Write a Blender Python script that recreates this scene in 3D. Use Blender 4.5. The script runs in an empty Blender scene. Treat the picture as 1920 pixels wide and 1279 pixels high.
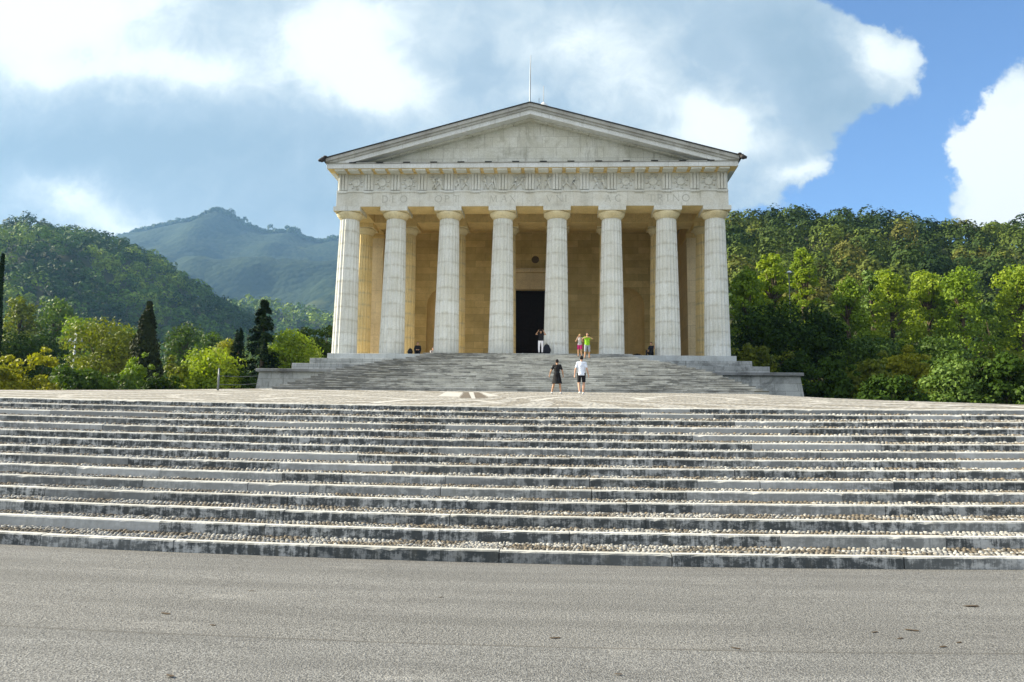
import bpy, bmesh, math, random
import numpy as np
from mathutils import Vector, Matrix, Quaternion, noise as mn0
R = math.radians
random.seed(11); rng = np.random.default_rng(11)
scene = bpy.context.scene
C = scene.collection

# ------------------------------------------------------------------ camera
F = 1400.0; PIT, YAW, ROL = 0.1308, 0.0543, 0.0134; SX, SY = 22.3, 6.7
_f = Vector((-math.sin(YAW)*math.cos(PIT), math.cos(YAW)*math.cos(PIT), math.sin(PIT)))
_r0 = Vector((math.cos(YAW), math.sin(YAW), 0)); _u0 = _r0.cross(_f)
_r = _r0*math.cos(ROL)+_u0*math.sin(ROL); _u = -_r0*math.sin(ROL)+_u0*math.cos(ROL)
EYE = Vector((0, 0, 1.6))
def at(px, py, Y):
    "world point seen at photo pixel px,py on the vertical plane Y"
    d = _f+_r*((px-SX-960)/F)-_u*((py-SY-639.5)/F)
    return EYE+d*(Y/d.y)
cd = bpy.data.cameras.new('camera'); cam = bpy.data.objects.new('camera', cd); C.objects.link(cam)
cam.matrix_world = Matrix(((_r.x, _u.x, -_f.x, 0), (_r.y, _u.y, -_f.y, 0), (_r.z, _u.z, -_f.z, 1.6), (0, 0, 0, 1)))
cd.sensor_width = 36; cd.lens = 36*F/1920; cd.shift_x = -SX/1920; cd.shift_y = SY/1920
cd.clip_start = .1; cd.clip_end = 20000
scene.camera = cam

# ------------------------------------------------------------------ node helpers
def newmat(name):
    m = bpy.data.materials.new(name); m.use_nodes = True
    nt = m.node_tree; nt.nodes.clear()
    out = nt.nodes.new('ShaderNodeOutputMaterial')
    return m, nt, out
def nd(nt, t, **k):
    n = nt.nodes.new(t)
    for a, v in k.items():
        if a.startswith('_'): n.inputs[int(a[1:])].default_value = v
        else: setattr(n, a, v)
    return n
def L(nt, a, b): nt.links.new(a, b)
def mth(nt, op, a, b=None, c=None, clamp=False):
    n = nt.nodes.new('ShaderNodeMath'); n.operation = op; n.use_clamp = clamp
    for i, v in enumerate((a, b, c)):
        if v is None: continue
        if isinstance(v, (int, float)): n.inputs[i].default_value = v
        else: L(nt, v, n.inputs[i])
    return n.outputs[0]
def mixc(nt, f, a, b, blend='MIX'):
    n = nt.nodes.new('ShaderNodeMix'); n.data_type = 'RGBA'; n.blend_type = blend
    for i, v in ((0, f), (6, a), (7, b)):
        if isinstance(v, (int, float)): n.inputs[i].default_value = v
        elif isinstance(v, tuple): n.inputs[i].default_value = (*v[:3], 1)
        else: L(nt, v, n.inputs[i])
    return n.outputs[2]
def ramp(nt, x, a, b, smooth=True):
    n = nt.nodes.new('ShaderNodeMapRange'); n.interpolation_type = 'SMOOTHSTEP' if smooth else 'LINEAR'
    L(nt, x, n.inputs[0]); n.inputs[1].default_value = a; n.inputs[2].default_value = b
    return n.outputs[0]
def noise(nt, vec, scale, detail=4, rough=.55, dist=0):
    n = nd(nt, 'ShaderNodeTexNoise'); n.inputs['Scale'].default_value = scale
    n.inputs['Detail'].default_value = detail; n.inputs['Roughness'].default_value = rough; n.inputs['Distortion'].default_value = dist
    if vec is not None: L(nt, vec, n.inputs['Vector'])
    return n
def vmul(nt, vec, s):
    n = nd(nt, 'ShaderNodeVectorMath', operation='MULTIPLY'); L(nt, vec, n.inputs[0]); n.inputs[1].default_value = s
    return n.outputs[0]
def pos(nt): return nd(nt, 'ShaderNodeNewGeometry').outputs['Position']
def finish(nt, out, col, rough=.8, bump=None, bs=.3, bd=.02, spec=.3, metal=0):
    b = nd(nt, 'ShaderNodeBsdfPrincipled')
    if isinstance(col, tuple): b.inputs['Base Color'].default_value = (*col, 1)
    else: L(nt, col, b.inputs['Base Color'])
    b.inputs['Roughness'].default_value = rough; b.inputs['Specular IOR Level'].default_value = spec; b.inputs['Metallic'].default_value = metal
    if bump is not None:
        bn = nd(nt, 'ShaderNodeBump'); bn.inputs['Strength'].default_value = bs; bn.inputs['Distance'].default_value = bd
        L(nt, bump, bn.inputs['Height']); L(nt, bn.outputs[0], b.inputs['Normal'])
    L(nt, b.outputs[0], out.inputs[0])

def stone(name, c1, c2, blocks=None, stain=.3, streak=.3, drum=None, joint=.6, island=0, dark=(.05, .053, .05), scale=1., bvar=.25, grime=(.16, .15, .11)):
    m, nt, out = newmat(name); P = pos(nt)
    n1 = noise(nt, P, .9*scale, 6, .6)
    col = mixc(nt, ramp(nt, n1.outputs[0], .3, .7), c1, c2)
    h = noise(nt, P, 14, 5, .65).outputs[0]
    col = mixc(nt, mth(nt, 'MULTIPLY', ramp(nt, h, .35, .7), .25), col, grime, 'MIX')
    sx = nd(nt, 'ShaderNodeSeparateXYZ'); L(nt, P, sx.inputs[0])
    if blocks:
        cb = nd(nt, 'ShaderNodeCombineXYZ'); L(nt, mth(nt, 'ADD', sx.outputs[0], sx.outputs[1]), cb.inputs[0]); L(nt, sx.outputs[2], cb.inputs[1])
        br = nd(nt, 'ShaderNodeTexBrick'); L(nt, cb.outputs[0], br.inputs[0])
        br.inputs['Color1'].default_value = (0, 0, 0, 1); br.inputs['Color2'].default_value = (1, 1, 1, 1); br.inputs['Mortar'].default_value = (.5, .5, .5, 1)
        br.inputs['Scale'].default_value = 1; br.inputs['Mortar Size'].default_value = .012; br.inputs['Mortar Smooth'].default_value = .4
        br.inputs['Brick Width'].default_value = blocks[0]; br.inputs['Row Height'].default_value = blocks[1]; br.offset = .43; br.squash = 1
        col = mixc(nt, mth(nt, 'MULTIPLY', br.outputs[0], bvar), col, tuple(x*.45 for x in c2))
        col = mixc(nt, mth(nt, 'MULTIPLY', br.outputs[1], joint), col, (.06, .05, .035))
    if drum:
        zz = mth(nt, 'DIVIDE', mth(nt, 'ADD', sx.outputs[2], mth(nt, 'MULTIPLY', mth(nt, 'SINE', mth(nt, 'MULTIPLY', mth(nt, 'ROUND', mth(nt, 'DIVIDE', sx.outputs[0], 3.9)), 7.3)), .3)), drum)
        fr = mth(nt, 'FRACT', zz)
        dd = mth(nt, 'ABSOLUTE', mth(nt, 'SUBTRACT', fr, .5))
        nz = noise(nt, vmul(nt, P, (2, 2, 1)), 1.6, 3)
        wide = mth(nt, 'MULTIPLY', ramp(nt, dd, .30, .5), mth(nt, 'MULTIPLY', ramp(nt, nz.outputs[0], .35, .65), .5))
        col = mixc(nt, wide, col, (.36, .34, .26))
        line = ramp(nt, dd, .482, .495)
        col = mixc(nt, mth(nt, 'MULTIPLY', line, .35), col, (.16, .15, .12))
        wn = nd(nt, 'ShaderNodeTexWhiteNoise', noise_dimensions='2D'); cb = nd(nt, 'ShaderNodeCombineXYZ')
        L(nt, mth(nt, 'FLOOR', zz), cb.inputs[0]); L(nt, mth(nt, 'ROUND', mth(nt, 'DIVIDE', sx.outputs[0], 3.9)), cb.inputs[1]); L(nt, cb.outputs[0], wn.inputs[0])
        col = mixc(nt, mth(nt, 'MULTIPLY', wn.outputs[0], .22), col, (.45, .42, .34))
    if island:
        g = nd(nt, 'ShaderNodeNewGeometry').outputs['Random Per Island']
        st = ramp(nt, mth(nt, 'ADD', mth(nt, 'MULTIPLY', noise(nt, vmul(nt, P, (1, 1, 1.6)), 4.2, 10, .8, .2).outputs[0], .6), mth(nt, 'MULTIPLY', noise(nt, vmul(nt, P, (9, 9, 1.0)), 1.5, 6, .75).outputs[0], .4)), .43, .53)
        st = mth(nt, 'MULTIPLY', st if name == 'kerb_limestone' else ramp(nt, noise(nt, vmul(nt, P, (.5, .5, 2.0)), 2.2, 9, .7).outputs[0], .38, .60), ramp(nt, mth(nt, 'ADD', g, mth(nt, 'MULTIPLY', mth(nt, 'SUBTRACT', noise(nt, P, .35, 2).outputs[0], .5), 1.2)), -.05, .62))
        col = mixc(nt, mth(nt, 'MULTIPLY', mth(nt, 'FRACT', mth(nt, 'MULTIPLY', g, 37.7)), .45), col, (.30, .31, .30))
        yel = mth(nt, 'GREATER_THAN', mth(nt, 'FRACT', mth(nt, 'MULTIPLY', g, 91.3)), .975)
        col = mixc(nt, mth(nt, 'MULTIPLY', yel, .8), col, (.10, .085, .03))
        col = mixc(nt, mth(nt, 'MULTIPLY', ramp(nt, mth(nt, 'FRACT', mth(nt, 'MULTIPLY', g, 53.1)), .5, .95), .6), col, (.13, .14, .145))
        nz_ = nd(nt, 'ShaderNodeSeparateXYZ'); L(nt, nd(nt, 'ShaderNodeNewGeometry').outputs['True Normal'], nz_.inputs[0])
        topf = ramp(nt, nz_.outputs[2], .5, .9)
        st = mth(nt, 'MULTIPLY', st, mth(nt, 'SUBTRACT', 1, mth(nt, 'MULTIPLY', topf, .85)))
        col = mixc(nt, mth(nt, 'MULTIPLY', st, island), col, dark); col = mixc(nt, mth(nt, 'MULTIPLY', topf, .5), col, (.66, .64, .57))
    if streak:
        s = noise(nt, vmul(nt, P, (3.2, 3.2, .35)), 1.3, 6, .7)
        col = mixc(nt, mth(nt, 'MULTIPLY', ramp(nt, s.outputs[0], .52, .72), streak), col, grime)
    if stain:
        s = noise(nt, P, .55*scale, 9, .72, .5)
        col = mixc(nt, mth(nt, 'MULTIPLY', ramp(nt, s.outputs[0], .50, .66), stain), col, dark)
    finish(nt, out, col, .85, h, .35, .02, .2)
    return m

M = {}
M['facade'] = stone('white_limestone', (.68, .69, .65), (.60, .59, .52), blocks=(2.6, 1.35), stain=.22, streak=.35, joint=.35, bvar=.12, dark=(.18, .18, .14))
M['tympanum'] = stone('tympanum_limestone', (.70, .71, .66), (.60, .60, .52), blocks=(1.9, .85), stain=.35, streak=.5, joint=.45, bvar=.2, dark=(.20, .19, .12))
M['relief'] = stone('carved_limestone', (.68, .70, .68), (.58, .58, .52), stain=.15, streak=.3, dark=(.2, .19, .15))
M['cornice'] = stone('cornice_limestone', (.70, .73, .75), (.60, .62, .61), blocks=(2.2, 9), stain=.15, streak=.25, joint=.4, bvar=.15, dark=(.2, .2, .17))
M['sima'] = stone('weathered_grey_limestone', (.46, .47, .45), (.34, .34, .32), blocks=(1.9, 9), stain=.5, streak=.4, joint=.5, bvar=.3, dark=(.09, .09, .08))
M['shaft'] = stone('column_limestone', (.71, .73, .71), (.63, .64, .59), stain=.1, streak=.25, drum=.98, dark=(.2, .2, .16))
M['inner_shaft'] = stone('bounce_warmed_column', (.80, .64, .33), (.68, .53, .25), stain=.1, streak=.3, drum=.98, dark=(.2, .17, .1))  # shaft stone again, its colour warmed to carry the light bounced in the porch
M['echinus'] = stone('bounce_warmed_capital', (.76, .68, .46), (.66, .56, .34), stain=.1, streak=.3, dark=(.25, .2, .1))  # golden light bounced up under the abacus, put into the stone colour
M['warm_bounce'] = stone('bounce_warmed_limestone', (.80, .62, .30), (.68, .52, .24), blocks=(1.7, 9), stain=.12, streak=.2, joint=.3, bvar=.1, dark=(.2, .15, .08))  # yellower stone plus warm bounce light of the porch painted into its colour
M['wall'] = stone('bounce_warmed_ashlar', (.84, .68, .33), (.66, .52, .23), blocks=(2.1, .62), stain=.18, streak=.12, joint=.5, bvar=.45, dark=(.18, .13, .06))  # wall colour also carries the golden bounce light
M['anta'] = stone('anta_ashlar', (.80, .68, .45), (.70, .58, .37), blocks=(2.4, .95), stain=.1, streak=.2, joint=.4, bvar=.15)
M['floor'] = stone('pale_bounce_floor', (.70, .62, .46), (.60, .52, .37), stain=.1, streak=0)  # kept paler than the stylobate to throw light into the porch
M['stylobate'] = stone('stylobate_limestone', (.52, .56, .58), (.40, .43, .44), blocks=(2.3, 5), stain=.3, streak=.35, joint=.5, bvar=.2, dark=(.14, .15, .15))
M['podium'] = stone('podium_limestone', (.44, .46, .46), (.30, .32, .32), blocks=(1.5, .52), stain=.7, streak=.75, joint=.7, bvar=.3, dark=(.07, .075, .075), grime=(.10, .11, .11))
M['cap'] = stone('dark_cap_stone', (.26, .28, .30), (.16, .17, .18), stain=.7, streak=.5, dark=(.05, .05, .05))
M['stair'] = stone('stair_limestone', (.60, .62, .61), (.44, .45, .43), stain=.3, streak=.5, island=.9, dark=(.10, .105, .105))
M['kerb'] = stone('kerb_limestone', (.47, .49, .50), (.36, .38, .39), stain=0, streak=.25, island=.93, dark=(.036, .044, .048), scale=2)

def plain(name, c, rough=.7, metal=0, var=.0, spec=.3):
    m, nt, out = newmat(name)
    if var:
        n = noise(nt, pos(nt), 6, 5)
        col = mixc(nt, ramp(nt, n.outputs[0], .35, .7), c, tuple(x*(1-var) for x in c))
        finish(nt, out, col, rough, n.outputs[0], .2, .01, spec, metal)
    else: finish(nt, out, c, rough, spec=spec, metal=metal)
    return m
M['lead'] = plain('dark_roof_sheet', (.035, .037, .038), .6, 0, .4)
M['gutter'] = plain('blackened_gutter', (.035, .03, .028), .7, 0, .5)
M['rod'] = plain('grey_metal', (.12, .14, .16), .5, .6)
M['wreath'] = plain('tarnished_wreath', (.14, .10, .05), .8)
M['door'] = plain('unlit_doorway_black', (.012, .008, .007), .6, 0, .4, .1)  # near-black colour stands in for the unlit interior of the open doorway
M['letter'] = plain('engraved_letter', (.40, .40, .355), .9)
M['slot'] = plain('drain_opening', (.02, .02, .022), .9)
M['post'] = plain('pale_galvanised_post', (.20, .22, .23), .5, .3, .3)
M['wire'] = plain('fence_wire', (.10, .11, .11), .6)
M['whitepaint'] = plain('white_enamel', (.7, .74, .8), .4)
M['crosssteel'] = plain('weathered_insulator', (.30, .36, .45), .5, 0, .3)

M['seam'] = plain('dirt_filled_seam', (.085, .08, .07), .95)
M['dryleaf'] = plain('dry_leaf', (.07, .05, .03), .9)
# asphalt
def asphalt(name, base, seed):
    m, nt, out = newmat(name); P = pos(nt)
    a = noise(nt, P, 46, 5, .85); v = nd(nt, 'ShaderNodeTexVoronoi'); v.inputs['Scale'].default_value = 70; L(nt, P, v.inputs['Vector'])
    big = noise(nt, P, .6, 6, .6, .4)
    col = mixc(nt, ramp(nt, big.outputs[0], .3, .7), base, tuple(x*.78 for x in base))
    g = mth(nt, 'ADD', mth(nt, 'MULTIPLY', v.outputs[0], .8), mth(nt, 'MULTIPLY', a.outputs[0], .8))
    col = mixc(nt, ramp(nt, g, .45, .95), col, tuple(min(1, x*2.1) for x in base))
    col = mixc(nt, mth(nt, 'MULTIPLY', ramp(nt, a.outputs[0], .55, .40), .75), col, tuple(x*.38 for x in base))
    band = noise(nt, vmul(nt, P, (.12, 1.4, 1)), 1.6, 5, .6, .3)
    col = mixc(nt, mth(nt, 'MULTIPLY', ramp(nt, band.outputs[0], .35, .65), .35), col, tuple(x*.62 for x in base))
    ck = nd(nt, 'ShaderNodeTexVoronoi', feature='DISTANCE_TO_EDGE'); ck.inputs['Scale'].default_value = .22
    wv = nd(nt, 'ShaderNodeVectorMath', operation='ADD'); L(nt, P, wv.inputs[0]); L(nt, noise(nt, P, 1.4, 6, .7).outputs['Color'], wv.inputs[1]); L(nt, wv.outputs[0], ck.inputs['Vector'])
    ckm = mth(nt, 'MULTIPLY', mth(nt, 'LESS_THAN', ck.outputs[0], .0035), ramp(nt, noise(nt, P, .35, 2).outputs[0], .50, .56))
    col = mixc(nt, mth(nt, 'MULTIPLY', ckm, .14), col, (.045, .043, .04))
    sp = noise(nt, vmul(nt, P, (1, 2.2, 1)), 2.4, 5, .6, .6)
    col = mixc(nt, mth(nt, 'MULTIPLY', ramp(nt, sp.outputs[0], .70, .78), .6), col, (.05, .05, .045))
    sp2 = noise(nt, vmul(nt, P, (.6, 1.6, 1)), .8, 4, .6, .3)
    col = mixc(nt, mth(nt, 'MULTIPLY', ramp(nt, sp2.outputs[0], .6, .8), .35), col, (.46, .45, .42))
    finish(nt, out, col, .9, g, .8, .012, .2)
    return m
M['asphalt'] = asphalt('old_grey_asphalt', (.125, .124, .118), 0)
M['asphalt2'] = asphalt('older_grey_asphalt', (.132, .132, .127), 3)

def cobble_mat(name, isl):
    m, nt, out = newmat(name); P = pos(nt)
    big = ramp(nt, noise(nt, vmul(nt, P, (1, 2.5, 0)), 1.3, 2, .5, .8).outputs[0], .46, .54)
    g = nd(nt, 'ShaderNodeNewGeometry').outputs['Random Per Island'] if isl else noise(nt, P, 18, 2).outputs[0]
    a = mixc(nt, g, (.38, .375, .35), (.15, .15, .145)); b = mixc(nt, g, (.18, .15, .11), (.065, .06, .05))
    col = mixc(nt, big, a, b)
    lf = noise(nt, P, 7, 5, .8)
    if not isl:
        v = nd(nt, 'ShaderNodeTexVoronoi'); v.inputs['Scale'].default_value = 9; L(nt, P, v.inputs['Vector'])
        col = mixc(nt, ramp(nt, v.outputs[0], .35, .75), col, (.10, .09, .07))
        hh = mth(nt, 'SUBTRACT', 1, v.outputs[0]); finish(nt, out, col, .9, hh, .8, .05, .2)
    else: finish(nt, out, col, .85, lf.outputs[0], .3, .01, .25)
    return m
M['cobble'] = cobble_mat('river_cobbles', True)
M['bed'] = plain('earth_joint_bed', (.085, .08, .065), .95, 0, .5)
# terrace mosaic: pale and brown cobble bands
def terrace_mat():
    m, nt, out = newmat('terrace_cobble_mosaic'); P = pos(nt)
    sx = nd(nt, 'ShaderNodeSeparateXYZ'); L(nt, P, sx.inputs[0])
    x = mth(nt, 'ADD', sx.outputs[0], 2.6); y = mth(nt, 'SUBTRACT', sx.outputs[1], 31.0)
    w = noise(nt, P, 1.2, 2)
    r = mth(nt, 'SQRT', mth(nt, 'ADD', mth(nt, 'MULTIPLY', x, x), mth(nt, 'MULTIPLY', y, y)))
    an = mth(nt, 'MULTIPLY', mth(nt, 'ARCTAN2', y, x), 16/math.pi)
    ringi = mth(nt, 'FLOOR', mth(nt, 'DIVIDE', r, 3.1))
    tri = mth(nt, 'ABSOLUTE', mth(nt, 'SUBTRACT', mth(nt, 'FRACT', mth(nt, 'ADD', mth(nt, 'ADD', an, mth(nt, 'MULTIPLY', ringi, .5)), mth(nt, 'MULTIPLY', mth(nt, 'FRACT', mth(nt, 'DIVIDE', r, 3.1)), .5))), .5))
    s1 = ramp(nt, mth(nt, 'ADD', tri, mth(nt, 'MULTIPLY', w.outputs[0], .1)), .29, .33)
    rl = mth(nt, 'ABSOLUTE', mth(nt, 'SUBTRACT', mth(nt, 'FRACT', mth(nt, 'DIVIDE', r, 3.1)), .5))
    line = ramp(nt, rl, .43, .45)
    v = nd(nt, 'ShaderNodeTexVoronoi'); v.inputs['Scale'].default_value = 7.5; L(nt, P, v.inputs['Vector'])
    tone = noise(nt, P, 5, 5, .75)
    pale = mixc(nt, ramp(nt, tone.outputs[0], .3, .7), (.49, .48, .45), (.31, .30, .275))
    brn = mixc(nt, ramp(nt, tone.outputs[0], .3, .7), (.30, .27, .22), (.16, .145, .12))
    col = mixc(nt, mth(nt, 'MULTIPLY', s1, .8), pale, brn); col = mixc(nt, mth(nt, 'MULTIPLY', line, .6), col, (.55, .53, .49))
    col = mixc(nt, mth(nt, 'MULTIPLY', ramp(nt, v.outputs[0], .3, .7), .7), col, (.13, .12, .10))
    finish(nt, out, col, .9, mth(nt, 'SUBTRACT', 1, v.outputs[0]), .9, .05, .2)
    return m
M['terrace'] = terrace_mat()
M['mosaic_dark'] = plain('dark_mosaic_cobble', (.15, .125, .095), .9, 0, .5)
M['mosaic_pale'] = plain('pale_mosaic_cobble', (.47, .455, .42), .9, 0, .25)

def ground_mat():
    m, nt, out = newmat('meadow_soil'); P = pos(nt)
    a = noise(nt, P, .25, 8, .7); b = noise(nt, P, 4, 6, .7)
    col = mixc(nt, ramp(nt, a.outputs[0], .35, .65), (.045, .06, .02), (.075, .08, .03))
    col = mixc(nt, ramp(nt, b.outputs[0], .4, .7), col, (.03, .035, .015))
    finish(nt, out, col, .95, b.outputs[0], .6, .1)
    return m
M['ground'] = ground_mat()
def mount_mat():
    m, nt, out = newmat('distant_wooded_slopes'); P = pos(nt)
    a = noise(nt, P, .0035, 8, .62, .6); b = noise(nt, P, .03, 6, .7); v = nd(nt, 'ShaderNodeTexVoronoi'); v.inputs['Scale'].default_value = .06; L(nt, P, v.inputs['Vector'])
    col = mixc(nt, ramp(nt, b.outputs[0], .35, .65), (.014, .026, .016), (.028, .043, .024))
    col = mixc(nt, ramp(nt, a.outputs[0], .60, .68), col, (.055, .068, .030))
    h = mth(nt, 'ADD', mth(nt, 'MULTIPLY', b.outputs[0], .7), mth(nt, 'SUBTRACT', 1, v.outputs[0]))
    finish(nt, out, col, .95, h, .6, 6, .03)
    return m
M['mount'] = mount_mat()

def leaf(name, c, c2=None, trans=.35):
    "foliage: hue differs leaf by leaf (island) and limb by limb (noise)"
    m, nt, out = newmat(name); c2 = c2 or tuple(x*.5 for x in c)
    g = nd(nt, 'ShaderNodeNewGeometry'); n = noise(nt, g.outputs['Position'], .45, 3)
    f = mth(nt, 'ADD', mth(nt, 'MULTIPLY', g.outputs['Random Per Island'], .6), mth(nt, 'MULTIPLY', ramp(nt, n.outputs[0], .35, .65), .4))
    col = mixc(nt, f, c, c2)
    d = nd(nt, 'ShaderNodeBsdfPrincipled'); d.inputs['Roughness'].default_value = .6; d.inputs['Specular IOR Level'].default_value = .25 if trans > .2 else .04
    t = nd(nt, 'ShaderNodeBsdfTranslucent'); mx = nd(nt, 'ShaderNodeMixShader'); mx.inputs[0].default_value = trans
    L(nt, col, d.inputs[0]); L(nt, mixc(nt, 1.0, col, (1.0, 1.0, .35), 'MULTIPLY'), t.inputs[0]); L(nt, d.outputs[0], mx.inputs[1]); L(nt, t.outputs[0], mx.inputs[2]); L(nt, mx.outputs[0], out.inputs[0])
    return m
M['lf_bright'] = leaf('bright_yellow_green_leaves', (.30, .38, .020), (.11, .19, .012), .45)
M['lf_fresh'] = leaf('fresh_green_leaves', (.23, .34, .020), (.08, .145, .012), .42)
M['lf_mid'] = leaf('mid_green_leaves', (.085, .15, .014), (.03, .065, .008))
M['lf_olive'] = leaf('olive_leaves', (.20, .24, .016), (.075, .10, .010))
M['lf_gold'] = leaf('golden_olive_leaves', (.36, .36, .016), (.14, .165, .012), .4)
M['lf_dark'] = leaf('dark_evergreen_leaves', (.042, .080, .010), (.016, .034, .006), .15)
M['lf_conifer'] = leaf('dark_conifer_needles', (.018, .040, .010), (.007, .017, .005), .1)
M['lf_thuja'] = leaf('brown_green_thuja_scales', (.034, .046, .015), (.013, .020, .008), .15)
M['lf_pale'] = leaf('pale_silvery_leaves', (.14, .22, .035), (.06, .12, .02), .3)
M['bark'] = plain('bark', (.10, .075, .05), .9, 0, .5)
def forest_mat(name, stops):
    m, nt, out = newmat(name)
    at_ = nd(nt, 'ShaderNodeAttribute', attribute_name='tint'); g = nd(nt, 'ShaderNodeNewGeometry').outputs['Random Per Island']
    cr = nd(nt, 'ShaderNodeValToRGB'); L(nt, at_.outputs['Fac'], cr.inputs[0]); e = cr.color_ramp.elements
    e[0].position = 0; e[0].color = (*stops[0], 1); e[1].position = 1; e[1].color = (*stops[-1], 1)
    for i, s in enumerate(stops[1:-1]): k = e.new((i+1)/(len(stops)-1)); k.color = (*s, 1)
    col = mixc(nt, mth(nt, 'MULTIPLY', g, .5), cr.outputs[0], (.014, .026, .005))
    d = nd(nt, 'ShaderNodeBsdfPrincipled'); d.inputs['Roughness'].default_value = .7; d.inputs['Specular IOR Level'].default_value = .15
    t = nd(nt, 'ShaderNodeBsdfTranslucent'); mx = nd(nt, 'ShaderNodeMixShader'); mx.inputs[0].default_value = .15
    L(nt, col, d.inputs[0]); L(nt, col, t.inputs[0]); L(nt, d.outputs[0], mx.inputs[1]); L(nt, t.outputs[0], mx.inputs[2]); L(nt, mx.outputs[0], out.inputs[0])
    return m
M['forest_l'] = forest_mat('hill_forest_leaves', [(.022, .060, .008), (.050, .11, .013), (.10, .19, .020), (.22, .31, .03)])
M['forest_r'] = forest_mat('near_hill_forest_leaves', [(.018, .042, .007), (.04, .075, .010), (.06, .095, .013), (.11, .155, .018), (.13, .13, .02)])

# ------------------------------------------------------------------ mesh helpers
class MB:
    def __init__(s): s.v = []; s.f = []; s.sm = False
    def add(s, v, f):
        o = len(s.v); s.v += [tuple(p) for p in v]; s.f += [tuple(i+o for i in q) for q in f]; return s
    def box(s, x0, x1, y0, y1, z0, z1):
        return s.add([(x0, y0, z0), (x1, y0, z0), (x1, y1, z0), (x0, y1, z0), (x0, y0, z1), (x1, y0, z1), (x1, y1, z1), (x0, y1, z1)],
                     [(0, 3, 2, 1), (4, 5, 6, 7), (0, 1, 5, 4), (1, 2, 6, 5), (2, 3, 7, 6), (3, 0, 4, 7)])
    def prism(s, poly, y0, y1):
        n = len(poly); v = [(x, y0, z) for x, z in poly]+[(x, y1, z) for x, z in poly]
        return s.add(v, [tuple(range(n)), tuple(range(2*n-1, n-1, -1))]+[(i, i+n, (i+1) % n+n, (i+1) % n) for i in range(n)])
    def lathe(s, prof, seg=24, c=(0, 0), fl=0):
        o = []; 
        for r, z in prof:
            for k in range(seg):
                a = 2*math.pi*k/seg; o.append((c[0]+r*math.cos(a), c[1]+r*math.sin(a), z))
        f = [(i*seg+k, i*seg+(k+1) % seg, (i+1)*seg+(k+1) % seg, (i+1)*seg+k) for i in range(len(prof)-1) for k in range(seg)]
        f += [tuple(range(seg-1, -1, -1)), tuple((len(prof)-1)*seg+k for k in range(seg))]
        return s.add(o, f)
    def tube(s, pts, rad, seg=8):
        pts = [Vector(p) for p in pts]; o = []
        for i, p in enumerate(pts):
            t = (pts[min(i+1, len(pts)-1)]-pts[max(i-1, 0)]).normalized()
            a = t.cross(Vector((.3, .9, .1))).normalized(); b = t.cross(a); r = rad[i] if isinstance(rad, (list, tuple)) else rad
            o += [tuple(p+a*r*math.cos(2*math.pi*k/seg)+b*r*math.sin(2*math.pi*k/seg)) for k in range(seg)]
        f = [(i*seg+k, i*seg+(k+1) % seg, (i+1)*seg+(k+1) % seg, (i+1)*seg+k) for i in range(len(pts)-1) for k in range(seg)]
        f += [tuple(range(seg-1, -1, -1)), tuple((len(pts)-1)*seg+k for k in range(seg))]
        return s.add(o, f)
    def ball(s, c, r, seg=12, rings=8):
        if isinstance(r, (int, float)): r = (r, r, r)
        v = [(c[0], c[1], c[2]+r[2])]; 
        for i in range(1, rings):
            a = math.pi*i/rings
            v += [(c[0]+r[0]*math.sin(a)*math.cos(2*math.pi*k/seg), c[1]+r[1]*math.sin(a)*math.sin(2*math.pi*k/seg), c[2]+r[2]*math.cos(a)) for k in range(seg)]
        v.append((c[0], c[1], c[2]-r[2])); n = len(v)-1
        f = [(0, 1+k, 1+(k+1) % seg) for k in range(seg)]+[(n, n-seg+(k+1) % seg, n-seg+k) for k in range(seg)]
        f += [(1+i*seg+k, 1+(i+1)*seg+k, 1+(i+1)*seg+(k+1) % seg, 1+i*seg+(k+1) % seg) for i in range(rings-2) for k in range(seg)]
        return s.add(v, f)
    def build(s, name, mat, parent=None, smooth=False, bevel=0, fix=True):
        me = bpy.data.meshes.new(name); me.from_pydata(s.v, [], s.f); 
        if fix:
            bm = bmesh.new(); bm.from_mesh(me); bmesh.ops.recalc_face_normals(bm, faces=bm.faces)
            if bevel: bmesh.ops.bevel(bm, geom=bm.edges[:], offset=bevel, segments=1, affect='EDGES')
            bm.to_mesh(me); bm.free()
        me.materials.append(mat)
        if smooth: me.polygons.foreach_set('use_smooth', [True]*len(me.polygons))
        return link(name, me, parent)
def link(name, me, parent=None):
    o = bpy.data.objects.new(name, me); C.objects.link(o)
    if parent is not None:
        o.parent = parent; o.matrix_parent_inverse = worldm(parent).inverted()
    return o
def worldm(o):
    m = o.matrix_basis.copy()
    return (worldm(o.parent) @ o.matrix_parent_inverse @ m) if o.parent else m
def tag(o, label=None, cat=None, group=None, kind=None):
    for k, v in (('label', label), ('category', cat), ('group', group), ('kind', kind)):
        if v: o[k] = v
    return o
def empty(name, loc=(0, 0, 0), rz=0, **k):
    o = bpy.data.objects.new(name, None); C.objects.link(o); o.location = loc; o.rotation_euler = (0, 0, rz); o.empty_display_size = .3
    return tag(o, **k)

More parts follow.
